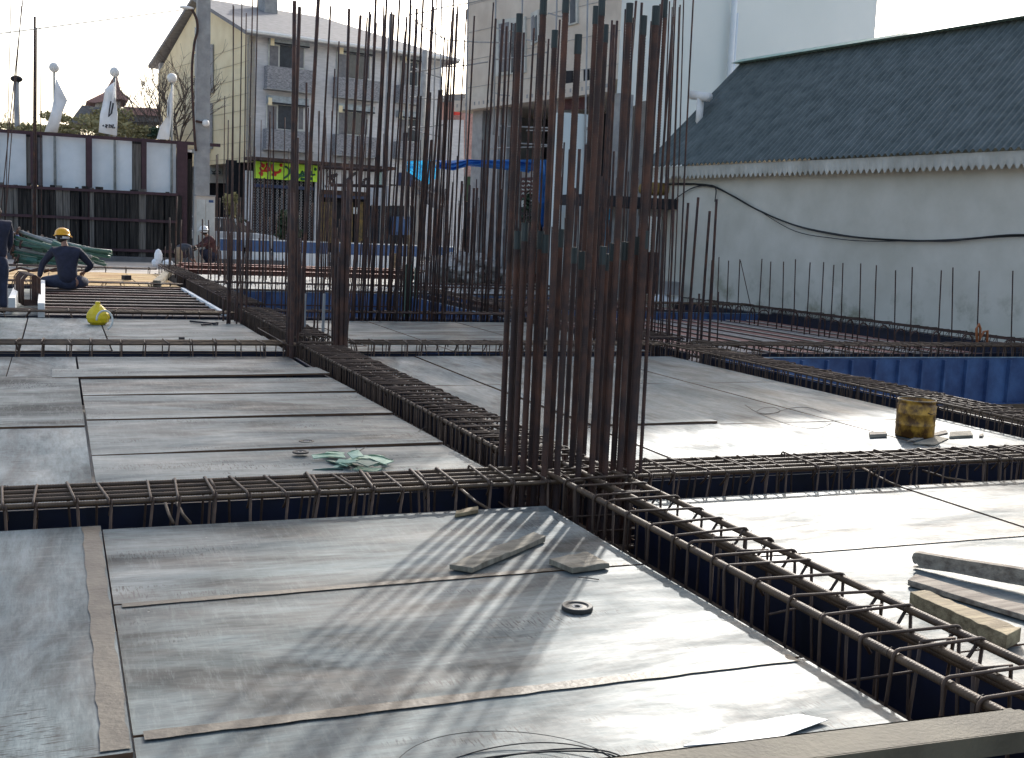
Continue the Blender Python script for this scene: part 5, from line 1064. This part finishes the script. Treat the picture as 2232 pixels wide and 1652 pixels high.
# ================================================================ FENCE, PANELS, POLES at left
FP = Plane((0, 45.0), 0); FP.n = -FP.n
froot = empty('hoarding', FP.pt(0, 0, 0), 0, 'dark plank hoarding with white sheet panels above it at left', 'fence')
fz = lambda p: V(p)-froot.location
a0 = FP.sz(-420, 400)[0]; a1 = FP.sz(386, 480)[0]; zt = FP.sz(200, 412)[1]; zp1 = FP.sz(120, 303)[1]; zr = FP.sz(200, 476)[1]
m1, m2 = MB(), MB(); s_ = a0; rd = random.Random(9)
while s_ < a1:
    wd = rd.uniform(.12, .3); top = zt + rd.uniform(-.12, .10); mm = MB() if rd.random() < .2 else m1
    mm.box(fz(FP.pt(s_+wd/2, (top-.4)/2, rd.uniform(-.04, .04))), (wd*.94, .03, top+.4)); _ = mm is m1 or mm.build('pale_plank', M['fence2'], froot); s_ += wd + (rd.uniform(.02, .1) if rd.random() < .2 else .01)
m1.build('dark_planks', M['fence'], froot)
MB().box(fz(FP.pt((a0+a1)/2, zt/2-.2, -.35)), (a1-a0, .02, zt+.3)).build('backing_sheet', M['dark'], froot)
for z_ in (zr, zt-.05, .35): MB().box(fz(FP.pt((a0+a1)/2, z_, .09)), (a1-a0, .07, .10)).build('rail', M['post'], froot)
MB().box(fz(FP.pt((a0+a1)/2, (zt+zp1)/2+.1, -.62)), (a1-a0, .02, zp1-zt+.1)).build('backing_cloth', M['fence'], froot)
MB().box(fz(FP.pt((a0+a1)/2+.8, zp1+.18, -.25)), (a1-a0+1.6, .08, .12)).build('top_rail', M['post'], froot)
for x0, x1 in ((67, 81), (188, 201), (309, 320), (386, 409), (-40, -20)):
    sa, sb = FP.sz(x0, 400)[0], FP.sz(x1, 400)[0]; MB().box(fz(FP.pt((sa+sb)/2, (zp1+.2)/2-.2, -.14)), (sb-sa, .12, zp1+.6)).build('post', M['post'], froot)
for x0, x1 in ((-410, -330), (-320, -230), (-220, -130), (-120, -45), (-15, 55), (94, 186), (203, 288), (321, 385)):
    sa, sb = FP.sz(x0, 350)[0], FP.sz(x1, 350)[0]; MB().box(fz(FP.pt((sa+sb)/2, (zp1+zt)/2+.08, -.5)), (sb-sa+.04, .03, zp1-zt+.16)).build('white_panel', M['panel'], froot)
for x0, x1, m_ in ((55, 67, 'fence2'), (289, 309, 'fence2'), (82, 93, 'curtain')):
    sa, sb = FP.sz(x0, 350)[0], FP.sz(x1, 350)[0]; MB().box(fz(FP.pt((sa+sb)/2, (zp1+zt)/2+.05, -.55)), (sb-sa, .03, zp1-zt)).build('old_board', M[m_], froot)
for x0, x1, y0, y1, m_ in ((409, 421, 330, 560, 'fence'), (396, 420, 325, 345, 'white'), (398, 412, 345, 352, 'maroon')):
    sa, sb = FP.sz(x0, 350)[0], FP.sz(x1, 350)[0]; za, zb = FP.sz(400, y1)[1], FP.sz(400, y0)[1]; MB().box(fz(FP.pt((sa+sb)/2, (za+zb)/2, -.3)), (sb-sa, .06, zb-za)).build('side_board', M[m_], froot)
for i, (px, yt, fl) in enumerate(((118, 147, [(122, 170), (147, 219), (136, 245), (125, 288), (97, 287), (110, 250), (118, 210)]), (250, 157, [(249, 180), (228, 195), (226, 215), (218, 250), (215, 288), (254, 296), (256, 250), (252, 210)]), (375, 170, [(375, 185), (366, 220), (368, 248), (350, 275), (341, 303), (369, 304), (372, 262)]))):
    LP = Plane((0, 45.35), 0); b = LP.hit(px, 470); t_ = LP.hit(px, yt); root = empty('flagpole', (t_.x, 45.35, -.1), 0, ['flagpole with a white globe and plain limp flag, leftmost of three', 'flagpole with a white globe and printed white flag, middle of three', 'flagpole with a white globe and narrow twisted flag, nearest the concrete pole'][i], 'flagpole', 'three flagpoles by the hoarding')
    H_ = t_.z+.1; MB().tube([(0, 0, 0), (0, 0, H_*.55), (0, 0, H_)], .055, 10, r2=.04).build('pole', M['pole'], root, True); MB().ball((0, 0, H_), .18, 12).build('globe', M['white'], root, True)
    LP2 = Plane((0, 45.1), 0); pts = [LP2.hit(x, y)-root.location for x, y in fl]; c = sum(pts, V())/len(pts); m = MB(); rdd = random.Random(i); ring_ = []
    vs = [c+V((0, -.15, 0))]; n = len(pts)
    for f_ in (.5, 1.0):
        for k, p in enumerate(pts): vs.append(c.lerp(p, f_)+V((0, rdd.uniform(-.16, .16), 0)))
    fs = [(0, 1+k, 1+(k+1) % n) for k in range(n)] + [(1+k, 1+n+k, 1+n+(k+1) % n, 1+(k+1) % n) for k in range(n)]
    m.add(vs, fs); fo = m.build('flag', M['flag'], root, True); so_ = fo.modifiers.new('solid', 'SOLIDIFY'); so_.thickness = .02
    if i == 1:
        m = MB(); f2 = lambda L: [LP2.hit(x, y, 0)-root.location+V((0, -.28, 0)) for x, y in L]
        for L in ([(241, 222), (238, 240), (236, 256), (242, 248), (246, 226)], [(229, 273), (234, 273), (229, 278), (233, 279)], [(238, 272), (237, 279), (242, 278), (241, 273)], [(226, 274), (223, 276)], [(246, 272), (245, 280), (250, 279)]): m.tube(f2(L), .035, 4)
        m.build('flag_print', M['ink'], root)
# posts beyond the fence
LP = Plane((0, 52.0), 0); b = LP.hit(36, 290); t_ = LP.hit(36, 172); root = empty('chimney_pipe', (t_.x, 52, 0), 0, 'dark vent post with a cap rising above the hoarding at far left', 'vent post')
MB().tube([(0, 0, 0), (0, 0, t_.z)], .11, 10).build('pipe', M['conc'], root, True); MB().ball((0, 0, t_.z), .2, 8, (1.2, 1, .7)).build('cap', M['dark'], root, True)
# utility pole, lamp, floodlight
UP = Plane((0, 43.0), 0); b = UP.hit(438, 500); t_ = UP.hit(444, -40)
root = empty('utility_pole', (b.x, 43.0, -.1), 0, 'thick square concrete utility pole in front of the yellow gable', 'utility pole')
H_ = t_.z+.1; lx = (t_.x-b.x)
MB().add and None
m = MB(); w0, w1 = .27, .22
m.add([(-w0, -w0, 0), (w0, -w0, 0), (w0, w0, 0), (-w0, w0, 0), (lx-w1, -w1, H_), (lx+w1, -w1, H_), (lx+w1, w1, H_), (lx-w1, w1, H_)], [(3, 2, 1, 0), (4, 5, 6, 7), (0, 1, 5, 4), (1, 2, 6, 5), (2, 3, 7, 6), (3, 0, 4, 7)]); m.build('shaft', M['conc'], root)
pth = [(425, 330), (422, 300), (416, 170), (421, 100), (428, 70), (426, 45), (417, 26), (408, 22)]
MB().tube(spl([UP.hit(x, y, 0)-root.location+V((0, -.32, 0)) for x, y in pth], 4), .045, 6).build('lamp_arm', M['rust'], root, True)
lp_ = UP.hit(404, 20)-root.location+V((0, -.32, 0)); MB().ball(lp_, .12, 8, (2.2, .9, .5)).build('lamp_head', M['white'], root, True)
fp = UP.hit(446, 270)-root.location+V((0, -.35, 0)); MB().ball(fp, .13, 8, (1, .8, 1)).build('floodlight', M['white'], root, True); MB().tube([fp, UP.hit(424, 265)-root.location+V((0, -.3, 0))], .04, 6).build('floodlight_bracket', M['rust'], root, True)
for i, (px, y0, y1, Y, r_) in enumerate(((852, 30, 560, 49, .10), (927, 110, 560, 48, .16))):
    pl_ = Plane((0, Y), 0); t_ = pl_.hit(px, y0); root = empty('street_pole', (t_.x-.15, Y, 0), 0, ['slender dark street pole before the grey building right half', 'stout grey pole at the right corner of the grey building'][i], 'pole', 'poles along the street')
    MB().tube([(0, 0, 0), (.15, 0, t_.z)], r_*1.15, 10, r2=r_*.8).build('shaft', M['conc'], root, True)
    MB().box((0, 0, .05), (.6, .6, .25)).build('footing', M['conc'], root)
# electric cabinet
CP = Plane((0, 41.5), 0); a = CP.hit(427, 556); b = CP.hit(468, 556); t_ = CP.hit(440, 427); root = empty('cabinet', ((a.x+b.x)/2, 41.5, -.06), 0, 'beige electric cabinet at the foot of the concrete pole', 'cabinet')
wd = b.x-a.x; hh = t_.z+.06; MB().box((0, .3, hh/2), (wd, .6, hh)).build('cabinet_body', M['beige'], root)
for s_ in (-1, 1): MB().box((s_*wd*.245, -.012, hh*.55), (wd*.46, .02, hh*.8)).build('cabinet_door', M['fascia'], root)
MB().box((wd*.28, -.03, hh*.93), (wd*.25, .01, hh*.035)).build('blue_badge', M['blue'], root); MB().box((0, .3, hh+.02), (wd*1.05, .68, .04)).build('cabinet_top', M['conc'], root)
# overhead wire
Q = [PY(-60, 78, 43), PY(15, 71, 43), PY(200, 47, 43), PY(400, 21, 43)]
tag(MB().tube(spl(Q), .018, 5).build('overhead_wire', M['conc'], smooth=True), 'thin overhead wire crossing the sky to the street lamp', 'wire', None, 'thing')

# ================================================================ TREES, SHRUBS, FAR HOUSE
def bare_tree(label, px, ybase, ytop, Y, seed):
    pl_ = Plane((0, Y), 0); b = pl_.hit(px, ybase); t_ = pl_.hit(px, ytop); H_ = t_.z; rd = random.Random(seed)
    root = empty('bare_tree', (b.x, Y, 0), 0, label, 'tree', 'bare trees beyond the hoarding'); m = MB(); tk = MB()
    tk.tube([(0, 0, 0), (.05, 0, H_*.3), (0, .05, H_*.45)], .13, 8, r2=.08); tk.build('trunk', M['bark'], root, True)
    def br(p, d, L, r, k):
        if k == 0 or L < .15: return
        e = p+d*L; m.tube([p, p+d*L*.5+V((rd.uniform(-.05, .05)*L, 0, 0)), e], r, 4, r2=r*.6)
        for _ in range(3 if k > 2 else 2):
            nd = (d+V((rd.uniform(-.8, .8), rd.uniform(-.8, .8), rd.uniform(-.15, .6)))).normalized(); br(p.lerp(e, rd.uniform(.5, 1)), nd, L*rd.uniform(.55, .8), r*.6, k-1)
    for _ in range(5): br(V((0, .02, H_*rd.uniform(.25, .45))), V((rd.uniform(-.6, .6), rd.uniform(-.5, .5), 1)).normalized(), H_*.26, .055, 5)
    m.build('crown', M['bark'], root, True); return root
bare_tree('bare brown tree against the yellow gable behind the third flagpole', 385, 300, 85, 50, 3)
bare_tree('bare tree against the sky between two flagpoles', 320, 300, 120, 58, 5)
bare_tree('small bare tree behind the leftmost flagpole', 165, 300, 195, 62, 8)
bare_tree('small bare tree at the far left beyond the hoarding', 60, 300, 215, 62, 12)
def shrub(label, cx, cy, rx, ry, Y, m_, n=700, seed=1, leaf=.16, name='shrub', cat='shrub', trunk=True, group=None):
    pl_ = Plane((0, Y), 0); c = pl_.hit(cx, cy); sx_ = rx*Y/F0*1.05; sz_ = ry*Y/F0*1.05; rd = random.Random(seed)
    root = empty(name, (c.x, Y, 0), 0, label, cat, group); m = MB(); cl = [(V((rd.uniform(-.7, .7)*sx_, rd.uniform(-.6, .6)*sx_, c.z+rd.uniform(-.6, .6)*sz_)), rd.uniform(.25, .5)) for _ in range(14)]
    for _ in range(n):
        cc, cr_ = rd.choice(cl); v = V((rd.gauss(0, 1), rd.gauss(0, 1), rd.gauss(0, 1))).normalized()*rd.uniform(.5, 1)*cr_; p = cc+V((v.x*sx_, v.y*sx_, v.z*sz_))
        a = V((rd.uniform(-1, 1), rd.uniform(-1, 1), rd.uniform(-1, 1))).normalized()*leaf; b = a.orthogonal().normalized()*leaf*.6; m.add([p-a, p-b, p+a, p+b], [(0, 1, 2, 3)])
    m.build('crown', M[m_], root)
    if trunk: MB().tube([(0, 0, -.05), (.05, 0, max(.3, c.z-sz_*.3))], .06, 6).build('trunk', M['bark'], root, True)
    return root
LSC = .085
shrub_ = shrub
def shrub(*a, **k):
    if k.get('group') == 'shrubs beyond the hoarding': k['leaf'] = LSC; k['n'] = int(k['n']*1.5)
    return shrub_(*a, **k)
for i, a in enumerate(()):
    pass
for i, a in enumerate(((60, 285, 60, 17, 52, 'leafy', 500), (170, 272, 70, 26, 53, 'leafy', 800), (230, 262, 52, 38, 56, 'leafy', 700), (300, 288, 50, 18, 51, 'leafy', 500), (350, 292, 25, 12, 50, 'leafd', 300), (120, 290, 50, 12, 50, 'leafy', 400))):
    shrub(['low olive shrub above the hoarding at far left', 'yellow green shrub between the first two flagpoles', 'tall olive shrub in front of the pointed roof house', 'shrub with dry leaves right of the middle flag', 'dark shrub by the third flagpole', 'low shrub behind the leftmost flagpole'][i], *a[:6], n=a[6], seed=i, group='shrubs beyond the hoarding')
shrub('round dark street tree in front of the silver car', 512, 496, 26, 20, 47, 'leafd', 700, 21, .12, 'street_tree', 'tree', group='small trees by the road'); shrub('round dark street tree in front of the lattice shop grille', 627, 490, 24, 32, 47, 'leafd', 800, 22, .12, 'street_tree', 'tree', group='small trees by the road')
shrub('green palm like bush in front of the dark doorway', 503, 445, 12, 32, 49.5, 'leafy', 200, 23, .2, 'bush', 'bush'); shrub('dark climbing bush under the long tarpaulin', 1150, 470, 14, 60, 31.5, 'leafd', 200, 24, .08, 'bush', 'bush')
HP2 = Plane((0, 62.0), 0); HP2.n = -HP2.n
root = empty('pointed_house', HP2.hit(250, 280), 0, 'distant house with upswept tiled roofs behind the flags', 'house')
def pq(name, cs, off, th, m_): return MB().extr([HP2.hit(x, y, off)-root.location for x, y in cs], V((0, th, 0))).build(name, M[m_], root)
pq('house_wall', [(215, 330), (340, 330), (340, 252), (330, 248), (235, 246), (215, 250)], 0, 5, 'conc'); pq('upper_roof', [(188, 222), (225, 204), (240, 180), (252, 160), (262, 200), (280, 217), (278, 222), (262, 217), (230, 222), (205, 226)], .5, 4, 'pink'); pq('upper_wall', [(208, 246), (262, 246), (262, 222), (208, 222)], .2, 3, 'beige')
pq('lower_roof', [(150, 270), (178, 232), (235, 240), (345, 246), (350, 268), (260, 268)], .8, 5, 'roofg'); pq('tile_roof', [(262, 252), (345, 256), (347, 240), (268, 236)], 1.0, 1, 'pink'); pq('white_dormer', [(262, 300), (282, 300), (282, 275), (262, 275)], 1.4, 1, 'white')

# ================================================================ STREET THINGS
def car(label, p, rz, paint, L=4.3):
    root = empty('parked_car', p, rz, label, 'car'); Wd = 1.68
    low = [(-2.1, .30), (2.1, .28), (2.14, .62), (1.95, .80), (1.1, .88), (-1.35, .92), (-2.05, .88), (-2.14, .6)]; cab = [(-1.45, .90), (-1.0, 1.40), (.35, 1.42), (1.15, .88)]
    m = MB().extr([(x, -Wd/2, z) for x, z in low], (0, Wd, 0)); b = m.build('body', M[paint], root); bv = b.modifiers.new('b', 'BEVEL'); bv.width = .07; bv.segments = 3
    m = MB(); a_ = [V((x, -Wd/2+.06+(z-.9)*.25, z)) for x, z in cab]; c_ = [V((x, Wd/2-.06-(z-.9)*.25, z)) for x, z in cab]; m.add(a_+c_, [(3, 2, 1, 0), (4, 5, 6, 7), (0, 1, 5, 4), (1, 2, 6, 5), (2, 3, 7, 6), (3, 0, 4, 7)]); m.build('cabin', M['glass'], root)
    MB().box((-.32, 0, 1.425), (1.35, Wd-.42, .03)).build('roof', M[paint], root)
    for x in (-.98, -.3, .42, .95): MB().bar((x, -Wd/2+.10, .9), (x+(-.05 if x < 0 else -.32)*(1 if x > .5 else .3), -Wd/2+.18, 1.41), .04, .05).build('pillar', M[paint], root)
    for x in (-1.3, 1.3):
        for y in (-Wd/2+.08, Wd/2-.08):
            w_ = MB().lathe([(.0, -.10), (.22, -.10), (.31, -.09), (.31, .09), (.22, .10), (0, .10)], (x, y, .31), 18, Matrix.Rotation(R(90), 3, 'X')).build('wheel', M['tyre'], root, True); MB().lathe([(0, -.105), (.18, -.108)], (x, y, .31), 14, Matrix.Rotation(R(90), 3, 'X')).build('rim', M['pole'], w_)
    for y in (-.6, .6): MB().box((2.12, y, .66), (.06, .3, .13)).build('headlight', M['white'], root); MB().box((-2.11, y, .72), (.06, .28, .13)).build('tail_light', M['red'], root)
    return root
cpos = road.pt(road.sz(540, 535)[0], .28, 3.0)
car('silver car parked on the street behind the round tree', cpos, R(UA), 'carw')
b0 = 0
for i, (x0, x1) in enumerate(((478, 530), (534, 590), (594, 650), (656, 716), (722, 790), (796, 850), (858, 912), (950, 990))):
    pl_ = Plane((0, 45.5), UA*.2); a = pl_.hit(x0, 545); b = pl_.hit(x1, 545); L_ = (b-a).length
    root = empty('road_barrier', (a.x, a.y, 0), math.atan2(b.y-a.y, b.x-a.x), '%s blue and white road barrier panel from the left along the street edge' % ['first', 'second', 'third', 'fourth', 'fifth', 'sixth', 'seventh', 'eighth'][i], 'barrier', 'blue barrier panels along the street')
    MB().box((L_/2, 0, .66), (L_-.06, .12, .44)).build('barrier_panel', M['carb'], root); MB().box((L_/2, 0, .905), (L_-.04, .14, .045)).build('top_bar', M['panel'], root); MB().box((L_/2, 0, .17), (L_-.06, .3, .52)).build('barrier_foot', M['panel'], root)
# rubble heap
m = MB(); rd = random.Random(17)
for _ in range(260):
    px = rd.gauss(1015, 45); px = min(max(px, 915), 1110); yy = rd.uniform(560, 612); p = P(px, 606, 0); Yr = rd.uniform(32, 38); p = PY(px, yy, Yr); p.z = max(.0, min(p.z, .9-abs(px-1015)/150)); r_ = rd.uniform(.08, .3)
    k = len(m.v); m.ball(p, r_, 4, (rd.uniform(.7, 1.4), rd.uniform(.7, 1.3), rd.uniform(.5, .9)))
    for q_ in range(k, len(m.v)): v = m.v[q_]; m.v[q_] = (v[0]+rd.uniform(-.04, .04), v[1]+rd.uniform(-.04, .04), v[2]+rd.uniform(-.04, .04))
tag(m.build('rubble', M['stone']), 'heap of pale broken stone behind the far bars', 'rubble', None, 'stuff')
for i, (x0, y0, x1, y1, Y, m_) in enumerate(((882, 690, 897, 576, 20.5, 'gpipe'), (903, 650, 911, 583, 22, 'gpipe'), (888, 575, 898, 512, 37, 'woody'), (848, 585, 864, 552, 37, 'woody'))):
    a = PY((x0+x1)/2, y0, Y); b = PY((x0+x1)/2, y1, Y); wd = (x1-x0)*Y/F0
    tag(MB().box(((a.x+b.x)/2, Y, (a.z+b.z)/2), (wd, .06 if i < 2 else .12, b.z-a.z)).build('upright_plank', M[m_]), ['wide dark green plank standing at the blue pit', 'narrow green plank standing right of the wide one', 'tall yellow plank standing behind the far bars', 'short yellow crate board behind the far bars'][i], 'plank', 'upright planks among the bars', 'thing')
# machine hood, shelter strip, pale blue pipe, bits by the wall
MP = Plane((0, 27.5), 0)
def mq(mb, x0, y0, x1, y1, th): a = MP.hit(x0, y1); b = MP.hit(x1, y0); return mb.box(((a.x+b.x)/2, 27.5, (a.z+b.z)/2), (b.x-a.x, th, b.z-a.z))
o = mq(MB(), 1402, 400, 1452, 424, .8).build('machine_hood', M['mach']); bv = o.modifiers.new('b', 'BEVEL'); bv.width = .14; bv.segments = 3; tag(o, 'rounded yellow machine hood at the left end of the cream wall', 'machine hood', None, 'thing')
root = empty('site_shelter', MP.hit(1340, 440), 0, 'makeshift shelter with a flat dark roof left of the cream wall', 'shelter'); m = MB(); mq(m, 1240, 436, 1458, 446, 1.6); m.v = [tuple(V(v)-root.location) for v in m.v]; m.build('flat_roof', M['dark'], root)
for x in (1250, 1330, 1398, 1440): m = MB(); mq(m, x, 446, x+5, 640, .1); m.v = [tuple(V(v)-root.location) for v in m.v]; m.build('shelter_post', M['conc'], root)
m = MB(); mq(m, 1400, 446, 1450, 470, .5); m.v = [tuple(V(v)-root.location) for v in m.v]; m.build('side_box', M['conc'], root)
a = MP.hit(1316, 610); b = MP.hit(1328, 455); tag(MB().tube([a, b], .10, 8).build('blue_pipe', M['tarpl'], smooth=True), 'pale blue pipe leaning upright behind the big column', 'pipe', None, 'thing')
a = MP.hit(1318, 430); tag(MB().box((a.x-.35, 29.0, 2.4), (.9, .3, 5.0)).build('white_pier', M['tower']), 'white pier seen between the big column bars', 'pier', None, 'thing')
p = WP.hit(1478, 655, .5); tag(MB().ball((p.x, p.y, p.z), .28, 6, (1.1, .8, .6)).ball((p.x+.4, p.y, p.z), .22, 6, (1.3, .8, .5)).build('white_bag', M['flag']), 'white bag lying at the left end of the cream wall', 'bag', None, 'thing')
p = WP.hit(1490, 630, .4); tag(MB().box((p.x, p.y, p.z), (.3, .3, .3)).box((p.x, p.y-.0, p.z+.17), (.34, .34, .04)).build('grey_crate', M['conc']), 'small grey crate above the white bag by the wall', 'crate', None, 'thing')
